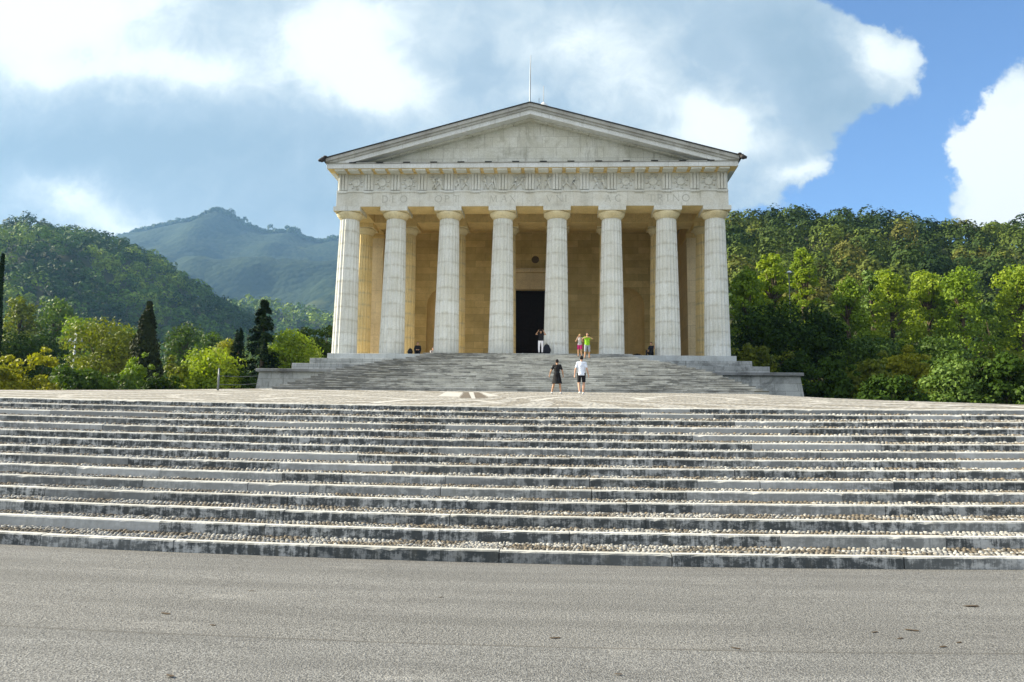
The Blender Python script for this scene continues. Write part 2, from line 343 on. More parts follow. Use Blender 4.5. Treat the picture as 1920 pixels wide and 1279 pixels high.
# ------------------------------------------------------------------ forecourt
STEP = [(10.277, .158), (11.09, .32), (11.66, .481), (12.42, .649), (13.01, .813), (13.59, .977), (14.25, 1.145), (14.93, 1.315), (15.57, 1.484), (15.99, 1.638), (16.77, 1.817), (17.46, 1.992), (18.22, 2.171), (19.2, 2.371), (19.74, 2.533)]
HS = [.158, .15, .146, .142, .139, .136, .134, .131, .129, .126, .124, .122, .119, .117, .115]
TS = .0868
def zterr(y): return 2.533+TS*(y-19.74)
def zw(x, y):
    "the forecourt dips gently towards its middle"
    yy = max(y, 5.0); u = (x/(.686*yy))**2; f = 1-min(max((y-22)/16, 0), 1)
    return .085*min(u, 1.7)*f*(yy/10.3 if y < 10.3 else 1)
def sheet(name, mat, xs, ys, zf, parent=None, yb=None):
    v = [(x, y, zf(x, y)) for y in ys for x in xs]; n = len(xs)
    f = [(j*n+i, j*n+i+1, (j+1)*n+i+1, (j+1)*n+i) for j in range(len(ys)-1) for i in range(n-1)]
    m = MB(); m.add(v, f); return m.build(name, mat, parent, smooth=True, fix=False)
lin = lambda a, b, n: [a+(b-a)*i/(n-1) for i in range(n)]
xs = lin(-60, 60, 121)
def seam(x): return 6.13+.012*x+.004*math.sin(x*2.1)
o = sheet('asphalt_road', M['asphalt'], xs, lin(4.4, 10.9, 24), lambda x, y: zw(x, y)); tag(o, kind='structure')
v = []; 
for x in lin(-60, 60, 481): v += [(x, -40, zw(x, 4)+.006), (x, 4.5, zw(x, 4.5)+.006), (x, seam(x), zw(x, seam(x))+.006+.004), (x, seam(x)+.006, zw(x, seam(x))-.01)]
m = MB(); m.add(v, [(i*4+j, i*4+4+j, i*4+5+j, i*4+1+j) for i in range(480) for j in range(3)])
o = m.build('older_asphalt_strip', M['asphalt2'], None, fix=False); tag(o, kind='structure')

v = []
for i in range(1201):
    x = -30+i*.05; w_ = .005+.007*abs(mn0.noise(Vector((x*1.3, 0, 0))))*2; v += [(x, seam(x)-.004, zw(x, seam(x))+.014), (x, seam(x)+w_, zw(x, seam(x))+.014)]
m = MB(); m.add(v, [(i*2, i*2+2, i*2+3, i*2+1) for i in range(1200)]); tag(m.build('asphalt_seam', M['seam'], None, fix=False), kind='structure')
fs = empty('forecourt_steps', (0, 10.3, 0), label='fifteen broad low stone-edged steps paved with cobbles, rising from the asphalt', cat='steps')
XL, XR = -34, 34
def cobbles(y0, y1, zf, sp, x0, x1):
    nx = int((x1-x0)/sp); ny = max(1, int((y1-y0)/(sp*1.15))); 
    gx, gy = np.meshgrid(np.arange(nx), np.arange(ny)); gx = gx.ravel().astype(float)+(gy.ravel() % 2)*.5; gy = gy.ravel()+.5
    X = x0+gx*sp+rng.normal(0, sp*.12, len(gx)); Y = y0+gy/ny*(y1-y0)+rng.normal(0, sp*.1, len(gx)); n = len(X)
    Z = np.array([zf(a, b) for a, b in zip(X, Y)])
    a = np.arange(6)/6*2*np.pi; rx = sp*rng.uniform(.28, .56, n)[:, None]; ry = sp*rng.uniform(.40, .72, n)[:, None]; hh = sp*rng.uniform(.10, .46, n)
    th = rng.normal(0, .5, n)[:, None]
    def ring(k, dz):
        ca, sa = np.cos(a)[None]*rx*k, np.sin(a)[None]*ry*k
        return np.stack([X[:, None]+ca*np.cos(th)-sa*np.sin(th), Y[:, None]+ca*np.sin(th)+sa*np.cos(th), (Z+dz)[:, None]+0*ca], -1)
    tilt = rng.normal(0, .10, (n, 2))
    r0, r1, r2 = ring(1, -.01), ring(.86, hh*.62), ring(.45, hh)
    r1[..., 2] += (r1[..., 0]-X[:, None])*tilt[:, :1]+(r1[..., 1]-Y[:, None])*tilt[:, 1:]
    V = np.concatenate([r0, r1, r2], 1).reshape(-1, 3)
    base = (np.arange(n)*18)[:, None]
    k = np.arange(6); q = np.concatenate([np.stack([k, (k+1) % 6, (k+1) % 6+6, k+6], -1), np.stack([k+6, (k+1) % 6+6, (k+1) % 6+12, k+12], -1)])
    q = np.concatenate([q, [[12, 13, 14, 15], [12, 15, 16, 17]]])
    Fq = (base[:, :, None]+q[None]).reshape(-1, 4)
    return V, Fq
def npmesh(name, V, Q, mat, parent=None, smooth=False, attr=None):
    me = bpy.data.meshes.new(name); me.vertices.add(len(V)); me.vertices.foreach_set('co', V.astype(np.float32).ravel())
    me.loops.add(Q.size); me.loops.foreach_set('vertex_index', Q.astype(np.int32).ravel())
    me.polygons.add(len(Q)); me.polygons.foreach_set('loop_start', np.arange(0, Q.size, Q.shape[1], dtype=np.int32))
    me.update(calc_edges=True); me.materials.append(mat)
    if smooth: me.polygons.foreach_set('use_smooth', np.ones(len(Q), bool))
    if attr is not None:
        at_ = me.attributes.new('tint', 'FLOAT', 'POINT'); at_.data.foreach_set('value', attr.astype(np.float32))
    return link(name, me, parent)
for k, (y, z) in enumerate(STEP):
    last = k == len(STEP)-1
    yn = STEP[k+1][0] if not last else y+.4
    zn = (STEP[k+1][1]-HS[k+1]) if not last else zterr(y+.4)
    kw = .135 if not last else .30
    sl = (zn-z)/(yn-y)
    # kerb stones, one after another
    mb = MB(); x = XL+random.random()
    while x < XR:
        w = random.choice((1.1, 1.6, 1.9, 2.3, 2.6, 3.0))*(1 if k < 6 else 1.15); g = random.uniform(.006, .014)
        jy, jz = random.uniform(-.008, .008), random.uniform(-.006, .006); hb = HS[k]+.12
        n = max(2, int(w/.12)); vv = []
        for i in range(n+1):
            t = x+(w-g)*i/n; b = zw(t, y); c1 = abs(random.gauss(0, .0035)); c2 = abs(random.gauss(0, .0035))
            if random.random() < .02: c1 += .02; c2 += .015
            vv += [(t, y+jy, z-hb+b), (t, y+jy, z-.018-c1+b+jz), (t, y+jy+.014+c2, z-c1*.3+b+jz), (t, y+kw, z+sl*kw+b+jz), (t, y+kw, z-hb+b)]
        ff = [(i*5+j, i*5+5+j, i*5+6+j, i*5+1+j) for i in range(n) for j in range(4)]+[(4, 3, 2, 1, 0), (n*5, n*5+1, n*5+2, n*5+3, n*5+4)]
        mb.add(vv, ff); x += w
    st = mb.build('step', M['kerb'], fs)
    if not last:
        bed = sheet('joint_bed', M['bed'], lin(XL, XR, 69), lin(y+kw-.02, yn+.03, 3), lambda a, b, y=y, z=z, sl=sl: z+sl*(b-y)-.015+zw(a, b), st)
        sp = .068 if k < 5 else (.08 if k < 10 else .095)
        hx = .72*yn+2.5
        V, Q = cobbles(y+kw+.012, yn-.008, lambda a, b, y=y, z=z, sl=sl: z+sl*(b-y)-.014+zw(a, b), sp, -hx, hx)
        o = npmesh('cobbles', V, Q, M['cobble'], st, True); o['kind'] = 'stuff'

# terrace, with a curved rear edge
def onterr(px, py):
    d = _f+_r*((px-SX-960)/F)-_u*((py-SY-639.5)/F)
    t = (zterr(0)-1.6)/(d.z-TS*d.y); return EYE+d*t
edge = [onterr(px, py) for px, py in ((-120, 735.5), (0, 733.2), (160, 732), (320, 730.5), (470, 729))]
eR = [onterr(px, py) for px, py in ((1530, 745.5), (1650, 751), (1780, 756), (1920, 762), (2040, 767))]
pts = [(e.x, e.y) for e in edge]+[(-14, 55), (9, 55)]+[(e.x, e.y) for e in eR]
def back(x):
    if x <= pts[0][0]: return pts[0][1]
    for a, b in zip(pts, pts[1:]):
        if x <= b[0]: return a[1]+(b[1]-a[1])*(x-a[0])/(b[0]-a[0])
    return pts[-1][1]
xs = lin(XL, XR, 137); v = []; NY = 30
for x in xs:
    yb = back(x)
    for j in range(NY+1):
        y = 20.06+(yb-20.06)*j/NY; v.append((x, y, zterr(y)+zw(x, y)))
    v.append((x, yb+.02, zterr(yb)-2.5))
n = NY+2
m = MB(); m.add(v, [(i*n+j, i*n+n+j, i*n+n+j+1, i*n+j+1) for i in range(136) for j in range(n-1)])
o = m.build('cobbled_terrace', M['terrace'], None, True, fix=False); tag(o, kind='structure')
# pale stripe and two dark panels set into the paving
def panel(name, corners, mat):
    q = [onterr(*c) for c in corners]; m = MB(); m.add([(p.x, p.y, p.z+.005+zw(p.x, p.y)) for p in q], [(0, 1, 2, 3)]); o = m.build(name, mat, None, fix=False); tag(o, kind='structure')
panel('dark_paving_panel', [(862, 746.5), (884, 746.8), (878, 735.6), (871, 735.6)], M['mosaic_dark'])
panel('dark_paving_panel', [(892, 746.8), (915, 746), (898, 735.8), (888, 735.7)], M['mosaic_dark'])
panel('pale_paving_stripe', [(884.5, 748), (891.5, 748), (887.5, 735.6), (879, 735.6)], M['mosaic_pale'])
panel('pale_paving_panel', [(820, 743.5), (861, 744.5), (868, 736), (836, 735.2)], M['mosaic_pale'])
panel('pale_paving_panel', [(916, 744), (938, 743), (910, 736.6), (901, 736.2)], M['mosaic_pale'])
ring_pts = [[(1000, 752), (1040, 746), (1090, 743), (1140, 743), (1190, 746), (1215, 752)], [(960, 748), (1000, 744), (1060, 741.5), (1120, 739.5)],
            [(1200, 748), (1250, 743), (1330, 741), (1400, 744), (1440, 749)], [(1230, 740), (1290, 743), (1360, 747), (1400, 752)],
            [(560, 738), (640, 742), (720, 746), (800, 752)], [(480, 752), (560, 746), (650, 742), (740, 741), (800, 743)], [(60, 742), (150, 737), (260, 735), (380, 738), (440, 743)],
            [(1500, 752), (1560, 757), (1640, 760), (1720, 757)], [(1760, 765), (1820, 762), (1880, 764), (1930, 770)], [(700, 757), (760, 750), (840, 748), (900, 752), (950, 758)]]
for rp in ring_pts:
    q = [onterr(*c) for c in rp]; mm = MB(); v = []
    for a in range(len(q)-1):
        for s in range(8):
            t = s/8; p = q[a].lerp(q[a+1], t); dr = (q[a+1]-q[a]); nn = Vector((-dr.y, dr.x, 0)).normalized()*.17
            for sg in (-1, 1): w = p+nn*sg; v.append((w.x, w.y, zterr(w.y)+.006+zw(w.x, w.y)))
    mm.add(v, [(i*2, i*2+1, i*2+3, i*2+2) for i in range(len(v)//2-1)]); tag(mm.build('pale_paving_line', M['mosaic_pale'], None, fix=False), kind='structure')

# ------------------------------------------------------------------ ground, hills
def gz(x, y):
    a = min(max((y-8)/50, 0), 1); inner = -.6+a*4.6
    side = min(max((abs(x+2)-24)/20, 0), 1)
    right = 3.2+.045*max(y-40, 0); left = 2.4+.04*max(y-50, 0)
    far = left+(right-left)*min(max((x+10)/30, 0), 1)
    z = inner*(1-a)+far*a if y < 58 else far
    z -= .5
    if y > 300: z -= min((y-300)/200, 1)*0
    return max(z, -12)
gx = [-9000, -3000, -1200, -600]+lin(-400, 400, 81)+[600, 1200, 3000, 9000]; gy = [-3000, -300, -60]+lin(-20, 60, 33)+lin(70, 700, 40)+[1200, 3000, 9000]
tag(sheet('ground', M['ground'], gx, gy, gz), kind='structure')

def interp(tab, x):
    if x <= tab[0][0]: return tab[0][1]
    for a, b in zip(tab, tab[1:]):
        if x <= b[0]:
            t = (x-a[0])/(b[0]-a[0]); t = t*t*(3-2*t)*.4+t*.6; return a[1]+(b[1]-a[1])*t
    return tab[-1][1]
from mathutils import noise as mn
def fbm(x, y, s, o=5): return mn.fractal(Vector((x/s, y/s, 3.7)), 1.0, 2.1, o)
def hill(name, mat, sil, Yr, Y0, z0, drop, nx, ny, rough, rs, x0, x1, back=1.5):
    rt = [(at(px, py, Yr).x, at(px, py, Yr).z-drop) for px, py in sil]
    def zf(x, y):
        rz = interp(rt, x); t = (y-Y0)/(Yr-Y0)
        if t <= 1: tt = max(t, 0); s = tt**.9; e = 4*tt*(1-tt)+.15*tt
        else: s = 1-(t-1)*.55; e = max(0, .5-(t-1))
        return z0+(rz-z0)*s+fbm(x, y, rs)*rough*e
    xs = lin(x0, x1, nx); ys = lin(Y0, Yr+(Yr-Y0)*back*.5, ny)
    o = sheet(name, mat, xs, ys, zf); tag(o, kind='structure'); return zf
zL = hill('wooded_hill', M['ground'], [(-500, 450), (-200, 432), (0, 430), (60, 427), (110, 428), (170, 438), (230, 455), (270, 480), (310, 505), (350, 526), (400, 560), (440, 588), (470, 615), (530, 655), (620, 690), (760, 720)], 620, 240, 9, 8, 120, 60, 16, 90, -620, 60)
zM = hill('distant_mountain', M['mount'], [(-1200, 470), (-300, 500), (100, 470), (232, 445), (270, 431), (310, 419), (345, 411), (372, 408), (390, 400), (410, 394), (424, 400), (445, 412), (470, 428), (500, 438), (545, 435), (575, 446), (600, 450), (640, 446), (760, 430), (1000, 440), (1400, 520), (2000, 560)], 2600, 1100, -20, 6, 260, 110, 110, 420, -3200, 2600)
zK = hill('far_foothill', M['ground'], [(200, 640), (380, 590), (440, 572), (500, 572), (560, 582), (625, 596), (760, 620), (1100, 660)], 1000, 700, -10, 6, 60, 24, 14, 140, -800, 150)
zR = hill('right_wooded_hill', M['ground'], [(1000, 440), (1250, 420), (1368, 408), (1440, 410), (1470, 405), (1510, 412), (1560, 420), (1620, 425), (1680, 430), (1720, 428), (1800, 430), (1860, 433), (1920, 434), (2300, 430), (2900, 450)], 235, 112, 6.0, 5, 120, 60, 5, 40, -10, 260)

def leafquads(Pc, N, size, asp=.7):
    "rhombic leaf sprays at points Pc facing N"
    n = len(Pc); t = rng.normal(size=(n, 3)); t -= (t*N).sum(1)[:, None]*N; t /= np.linalg.norm(t, axis=1)[:, None]+1e-9
    b = np.cross(N, t); s = size*rng.uniform(.6, 1.25, n)[:, None]
    V = np.stack([Pc-t*s, Pc-b*s*asp, Pc+t*s*1.1, Pc+b*s*asp], 1).reshape(-1, 3)
    return V, np.arange(n*4).reshape(-1, 4)
def sph(n, up=-.4):
    d = rng.normal(size=(int(n*2.2)+8, 3)); d /= np.linalg.norm(d, axis=1)[:, None]; d = d[d[:, 2] > up]
    while len(d) < n: d = np.concatenate([d, d])
    return d[:n]
def forest(name, mat, zf, cells, rr, nl, size, lab):
    Vs = []; T = []
    for (x, y, r, tint) in cells:
        z = zf(x, y); h = r*rr*random.uniform(.75, 1.3)
        d = sph(nl, -.25); lob = sph(9, -.1); dots = np.clip((d@lob.T).max(1), 0, 1)**6
        rad = (.62+.46*dots)*rng.uniform(.88, 1.05, nl)
        Pc = d*rad[:, None]*np.array([r, r, r*1.15])+np.array([x, y, z+h])
        N = d*1.0+rng.normal(size=(nl, 3))*.28; N /= np.linalg.norm(N, axis=1)[:, None]
        V, _ = leafquads(Pc, N, size); Vs.append(V); T.append(np.full(len(V), tint))
    V = np.concatenate(Vs); Q = np.arange(len(V)).reshape(-1, 4)
    o = npmesh(name, V, Q, mat, None, False, np.concatenate(T)); tag(o, label=lab, cat='forest', kind='stuff'); return o
def seen_cells(zf, Ys, px0, px1, step, r0, r1, pymin, tf):
    out = []
    for Y in Ys:
        xa, xb = at(px0, 500, Y).x, at(px1, 500, Y).x; x = xa
        while x < xb:
            r = random.uniform(r0, r1); yy = Y+random.uniform(-.5, .5)*step; out.append((x, yy, r, tf(x, yy))); x += step*random.uniform(.7, 1.15)
    return out
def tint(x, y, s=60): return min(1, max(0, .38+.9*fbm(x, y, s, 3)+random.gauss(0, .26)))
forest('hill_forest', M['forest_l'], zL, seen_cells(zL, np.arange(250, 690, 12.0), -60, 640, 11.5, 4.5, 8.0, 0, tint), 1.0, 150, 1.05, 'dense green forest covering the steep hill on the left')
forest('foothill_forest', M['forest_l'], zK, seen_cells(zK, np.arange(720, 1020, 20.0), 380, 660, 17, 8, 12, 0, lambda x, y: min(1, tint(x, y)+.25)), .7, 60, 2.4, 'hazy light green woods on the low foothill left of the temple')
forest('slope_forest', M['forest_r'], zR, seen_cells(zR, np.arange(116, 250, 7.0), 1330, 1990, 7.0, 3.0, 4.9, 0, lambda x, y: tint(x, y, 25)), .95, 420, .42, 'mixed dark green and brownish forest on the slope right of the temple')
forest('mountain_treeline', M['forest_l'], zM, [(at(px, 420, 2600).x, 2600+random.uniform(-20, 5), random.uniform(6, 12), .1) for px in np.arange(228, 640, 2.2)], .5, 30, 5, 'thin row of trees along the far mountain ridge')

# ------------------------------------------------------------------ trees
def make_crown(kind, H, W, nleaf, size, up=-.5):
    "leaf positions in a tree of height H, crown width W; returns clump centres too"
    cl = []
    if kind == 'round':
        k = 26
        for d in sph(k, -.55): cl.append((d*np.array([W*.36, W*.36, H*.36])*random.uniform(.75, 1.08)+np.array([0, 0, H*.58]), W*random.uniform(.13, .22)))
        for _ in range(6): cl.append((np.array([random.uniform(-.15, .15)*W, random.uniform(-.15, .15)*W, H*random.uniform(.45, .75)]), W*.22))
    elif kind == 'tall':
        for i in range(34):
            t = (i+.5)/34; a = i*2.4; w = W*.36*math.sin(math.pi*min(1, .14+t*.8))**.7; z = H*(.16+.80*t)
            cl.append((np.array([math.cos(a)*w*random.uniform(.4, 1), math.sin(a)*w*random.uniform(.4, 1), z]), W*random.uniform(.11, .19)))
        for i in range(9):
            a = random.uniform(0, 6.28); q_ = random.uniform(0, .27)*W; zt_ = H*random.uniform(.86, 1.02)*(1-.35*q_/W)
            for j in range(3): cl.append((np.array([math.cos(a)*q_, math.sin(a)*q_, zt_-j*W*.10]), W*(.045+.022*j)))
    elif kind == 'shrub':
        for i in range(8):
            a = random.uniform(0, 6.28); q_ = random.uniform(.1, .42)*W; cl.append((np.array([math.cos(a)*q_, math.sin(a)*q_, H*random.uniform(.72, 1.0)*(1-.5*(q_/W)**1.2)]), W*random.uniform(.05, .09)))
        for d in sph(30, -.2): cl.append((d*np.array([W*.38, W*.34, H*.62])*random.uniform(.7, 1.1)+np.array([0, 0, H*.22]), W*random.uniform(.1, .17)))
    elif kind == 'spread':
        for i in range(30):
            a = random.uniform(0, 6.28); q = random.uniform(.1, 1); z = H*(.35+.5*(1-q*q)*random.uniform(.6, 1.1)); cl.append((np.array([math.cos(a)*W*.42*q, math.sin(a)*W*.42*q, z]), W*random.uniform(.09, .16)))
    if cl:
        wts = np.array([c[1]**2 for c in cl]); cnt = (nleaf*wts/wts.sum()).astype(int); Ps, Ns = [], []
        for (c, r), m_ in zip(cl, cnt):
            d = sph(m_, up); sq = rng.uniform(.6, 1.05, m_)
            Ps.append(c+d*(r*sq)[:, None]*np.array([1.15, 1.15, .85])+rng.normal(0, r*.08, (m_, 3)))
            N = d+rng.normal(size=(m_, 3))*.55; Ns.append(N/np.linalg.norm(N, axis=1)[:, None])
        return np.concatenate(Ps), np.concatenate(Ns), cl
    if kind == 'spruce':
        Ps, Ns = [], []; nt_ = 17
        per = nleaf//(nt_*9)
        for i in range(nt_):
            for j in range(9):
                tt = (i+rng.uniform(-.4, .4))/nt_; tt = min(max(tt, 0), .985); an = rng.uniform(0, 2*np.pi)
                Lb = .56*W*(1-tt)**.85*rng.uniform(.55, 1.2)+.12; u = rng.uniform(.1, 1, per)**.7
                wd = .28*Lb*(1-u*.75); sdx = rng.normal(0, .5, per)*wd; z = H*(.04+.96*tt)-u*Lb*.35+u**2*Lb*.16+rng.normal(0, .10, per)-np.abs(rng.normal(0, .12, per))
                Ps.append(np.stack([np.cos(an)*u*Lb-np.sin(an)*sdx, np.sin(an)*u*Lb+np.cos(an)*sdx, z], -1))
                N = np.stack([np.cos(an)*.5+0*u, np.sin(an)*.5+0*u, .8+0*u], -1)+rng.normal(size=(per, 3))*.4; Ns.append(N/np.linalg.norm(N, axis=1)[:, None])
        return np.concatenate(Ps), np.concatenate(Ns), []
    t = rng.uniform(0, 1, nleaf); a = rng.uniform(0, 2*np.pi, nleaf)
    if kind == 'cypress': prof = np.sin(np.pi*np.clip(.1+t*.88, 0, 1))**.55*.5*W*(1-.75*t**2.2); sag = 0
    elif kind == 'thuja': prof = .5*W*(1-t**3.0*.86)*(.80+.3*np.sin(np.pi*t)); sag = 0
    else:  # spruce: tiers of drooping boughs
        tier = .50+.62*(1-np.mod(t*9+a*.8+.35*np.sin(a*3), 1))*(1+.25*np.sin(a*2+t*9)); prof = .70*W*(1-t)**.85*tier; sag = 1
    lump = 1+.14*np.sin(a*5+t*21)*np.sin(a*3-t*13)+.13*np.sin(a+t*9)+.08*np.sin(a*2-t*31)+rng.normal(0, .06, nleaf)
    q = rng.uniform(.35, 1, nleaf)**.45; r = prof*lump*q
    z = H*(.03+.97*t)-sag*r*.22
    P_ = np.stack([np.cos(a)*r, np.sin(a)*r, z], -1); N = np.stack([np.cos(a), np.sin(a), .35+0*a], -1)+rng.normal(size=(nleaf, 3))*.45
    return P_, N/np.linalg.norm(N, axis=1)[:, None], []
protos = {}
def tree(name, label, kind, mat, px, top, W_px, Y, nleaf=3800, size=None, base=None, cat='tree', group=None):
    p = at(px, top, Y); zb = base if base is not None else gz(p.x, Y)-.2
    H = p.z-zb; W = W_px*Y/F
    root = empty(name, (p.x, Y, zb), random.uniform(0, 6.28), label=label, cat=cat, group=group)
    size = size or max(.10, min(.34, Y*.0022))
    Pn, N, cl = make_crown(kind, H, W, nleaf, size)
    V, Q = leafquads(Pn, N, size, .62 if kind != 'spruce' else .35)
    cr = npmesh('crown', V, Q, M[mat]); cr.parent = root
    mb = MB(); tr = max(.08, H*.02) if kind != 'shrub' else .06
    hh = H*(.85 if kind in ('cypress', 'thuja', 'spruce', 'tall') else .6)
    mb.tube([(0, 0, -.3), (tr*.3, 0, hh*.3), (-tr*.4, tr*.3, hh*.65), (0, 0, hh)], [tr*1.25, tr, tr*.7, tr*.2], 8)
    for c, r in cl[::3]:
        z0 = max(.12*H, min(hh*.8, c[2]-np.hypot(c[0], c[1])*.9)); mid = (c[0]*.45, c[1]*.45, (z0+c[2])/2+.1)
        mb.tube([(0, 0, z0), mid, tuple(c)], [tr*.5, tr*.32, tr*.1], 5)
    t = mb.build('trunk', M['bark'], None, True); t.parent = root
    return root
# left of the temple
T = tree
T('cypress', 'slender dark cypress cut by the left edge of the photo', 'cypress', 'lf_conifer', 6, 478, 26, 62, 6500, .16)
T('broadleaf_tree', 'dark green tree at the foot of the cypress at the left edge', 'round', 'lf_dark', 30, 618, 120, 70, 5200)
T('shrub', 'golden olive bush at the far left end of the terrace', 'shrub', 'lf_gold', 70, 648, 130, 50, 5200, .14, cat='bush')
T('shrub', 'golden bush cut by the left picture edge beside the terrace', 'shrub', 'lf_gold', 0, 668, 90, 47, 3600, .14, cat='bush')
T('broadleaf_tree', 'olive green rounded tree in front of the hill behind the terrace left of the thuja', 'round', 'lf_olive', 195, 600, 150, 68, 6500)
T('shrub', 'feathery dark green bush just right of the golden olive bush', 'shrub', 'lf_mid', 150, 668, 130, 47, 4600, .13, cat='bush')
T('shrub', 'deep green bush at the terrace edge below the olive green tree', 'shrub', 'lf_mid', 215, 680, 100, 48, 3800, .13, cat='bush')
T('thuja', 'dark blunt-topped columnar thuja rising among the bushes', 'thuja', 'lf_thuja', 281, 566, 56, 60, 7000, .15)
T('shrub', 'light green bush at the foot of the thuja, on its left', 'shrub', 'lf_fresh', 262, 655, 80, 54, 3800, .13, cat='bush')
T('shrub', 'olive bush between the thuja and the bright yellow-green tree', 'shrub', 'lf_olive', 332, 662, 80, 54, 3800, .13, cat='bush')
T('maple_tree', 'bright yellow-green spreading tree behind the pale post', 'round', 'lf_bright', 402, 652, 125, 56, 5200, .14)
T('spruce', 'small dark spruce left of the tall spruce', 'spruce', 'lf_conifer', 450, 610, 76, 66, 6500, .17)
T('spruce', 'tall dark spruce left of the temple', 'spruce', 'lf_conifer', 497, 556, 112, 62, 14000, .19)
T('broadleaf_tree', 'yellow-green rounded tree behind the left end of the podium wall', 'round', 'lf_fresh', 555, 622, 120, 64, 5600, .15)
T('broadleaf_tree', 'dark tree close behind the left corner column', 'round', 'lf_dark', 606, 596, 70, 76, 4200)
T('broadleaf_tree', 'dark green tree between the tall spruce and the temple', 'round', 'lf_dark', 575, 606, 60, 84, 3600)
T('shrub', 'dark green undergrowth behind the terrace below the tall spruce', 'shrub', 'lf_dark', 462, 685, 80, 56, 3600, .14, cat='bush')
T('shrub', 'low dark bush right of the thuja at the terrace edge', 'shrub', 'lf_dark', 305, 700, 110, 47, 3800, .14, cat='bush')
T('broadleaf_tree', 'pale bluish green tree at the foot of the left hill', 'tall', 'lf_pale', 108, 560, 110, 130, 4200, .28)
T('broadleaf_tree', 'yellowish tree at the hill foot next to the cypress', 'tall', 'lf_olive', 42, 558, 100, 125, 3600, .28)
T('broadleaf_tree', 'olive tree halfway between the cypress and the thuja, at the hill foot', 'tall', 'lf_fresh', 155, 595, 110, 115, 3600, .25)
T('broadleaf_tree', 'dark round tree behind the olive green tree left of the thuja', 'round', 'lf_dark', 90, 618, 110, 100, 4600, .22)
T('broadleaf_tree', 'green tree right of the thuja in front of the hill', 'tall', 'lf_mid', 350, 612, 120, 110, 4200, .24)
T('broadleaf_tree', 'orange-tinged tree behind the bright yellow-green tree', 'tall', 'lf_gold', 425, 638, 70, 90, 3000, .2)
T('broadleaf_tree', 'soft green tree directly left of the thuja crown', 'tall', 'lf_pale', 240, 612, 110, 112, 3400, .24)
T('broadleaf_tree', 'grey green tree beyond the small spruce', 'tall', 'lf_mid', 400, 625, 100, 105, 3000, .22)
# right of the temple
T('broadleaf_tree', 'green and yellow tree touching the right corner column', 'tall', 'lf_fresh', 1398, 500, 90, 84, 5200, .2)
T('poplar_tree', 'bright yellow-green tree rising highest just right of the temple', 'tall', 'lf_bright', 1446, 468, 100, 98, 6500, .22)
T('poplar_tree', 'bright yellow-green tree with the small white lamp before it', 'tall', 'lf_bright', 1505, 460, 80, 104, 5600, .22)
T('broadleaf_tree', 'very dark tree below the two highest bright trees', 'round', 'lf_dark', 1445, 560, 150, 80, 7000, .2)
T('broadleaf_tree', 'deep green tree filling the gap between the birch and the very dark tree', 'round', 'lf_dark', 1530, 575, 120, 84, 6500, .2)
T('birch_tree', 'light green birch with a pale trunk, leftmost of the bright row', 'tall', 'lf_fresh', 1585, 518, 92, 92, 6500, .19)
T('willow_tree', 'grey-green soft tree behind the birch', 'tall', 'lf_pale', 1632, 500, 70, 108, 4600, .24)
T('poplar_tree', 'bright green tree immediately right of the birch', 'tall', 'lf_bright', 1668, 502, 104, 92, 7000, .19)
T('poplar_tree', 'bright tree with a slim top in the middle of the bright row', 'tall', 'lf_bright', 1735, 504, 100, 94, 7000, .19)
T('poplar_tree', 'bright green tree with two broad tops, third from the right edge', 'tall', 'lf_fresh', 1800, 506, 120, 90, 7500, .19)
T('broadleaf_tree', 'dark green tree between the last two bright trees', 'round', 'lf_mid', 1858, 560, 100, 96, 5200, .2)
T('poplar_tree', 'bright yellow-green tree cut by the right picture edge', 'tall', 'lf_bright', 1905, 498, 120, 90, 7000, .19)
T('broadleaf_tree', 'green tree standing low between birch and bright middle trees', 'round', 'lf_mid', 1640, 628, 130, 80, 6000, .18)
T('broadleaf_tree', 'shaded green tree below the slim-topped bright tree', 'round', 'lf_mid', 1760, 635, 130, 78, 6000, .18)
T('shrub', 'olive-brown bush beside the right corner of the temple', 'shrub', 'lf_olive', 1424, 628, 140, 66, 6500, .16, cat='bush')
T('shrub', 'dark bush behind the right podium wall', 'shrub', 'lf_dark', 1490, 655, 120, 64, 5600, .16, cat='bush')
T('shrub', 'round dark green bush against the end of the right podium wall', 'shrub', 'lf_dark', 1556, 668, 110, 52, 6000, .14, cat='bush')
T('shrub', 'olive bush second from the end of the podium wall', 'shrub', 'lf_olive', 1628, 655, 120, 54, 6000, .14, cat='bush')
T('shrub', 'golden brown bush in the middle of the right hedge', 'shrub', 'lf_gold', 1700, 640, 110, 58, 5600, .15, cat='bush')
T('shrub', 'grey-green loose bush leaning over the right edge of the terrace', 'shrub', 'lf_pale', 1786, 660, 140, 47, 7500, .12, cat='bush')
T('shrub', 'dark green bush near the right edge of the photo', 'shrub', 'lf_dark', 1880, 650, 150, 46, 6500, .13, cat='bush')
T('shrub', 'olive bush behind the dark bush near the right edge', 'shrub', 'lf_olive', 1870, 625, 130, 60, 5200, .16, cat='bush')
T('shrub', 'low dark bush at the terrace edge under the golden brown bush', 'shrub', 'lf_dark', 1670, 700, 150, 44, 6000, .13, cat='bush')
T('shrub', 'dark bush cut by the right picture edge', 'shrub', 'lf_mid', 1960, 655, 120, 44, 4600, .13, cat='bush')

# ------------------------------------------------------------------ temple
CX = -2.65
tp = empty('temple', (CX, 55, 7.95), label='pale Doric temple with eight front columns, triangular pediment and carved frieze on a stepped base', cat='temple')
ZB, ZA, ZR_, ZG = 7.95, 19.2, 20.42, 21.88
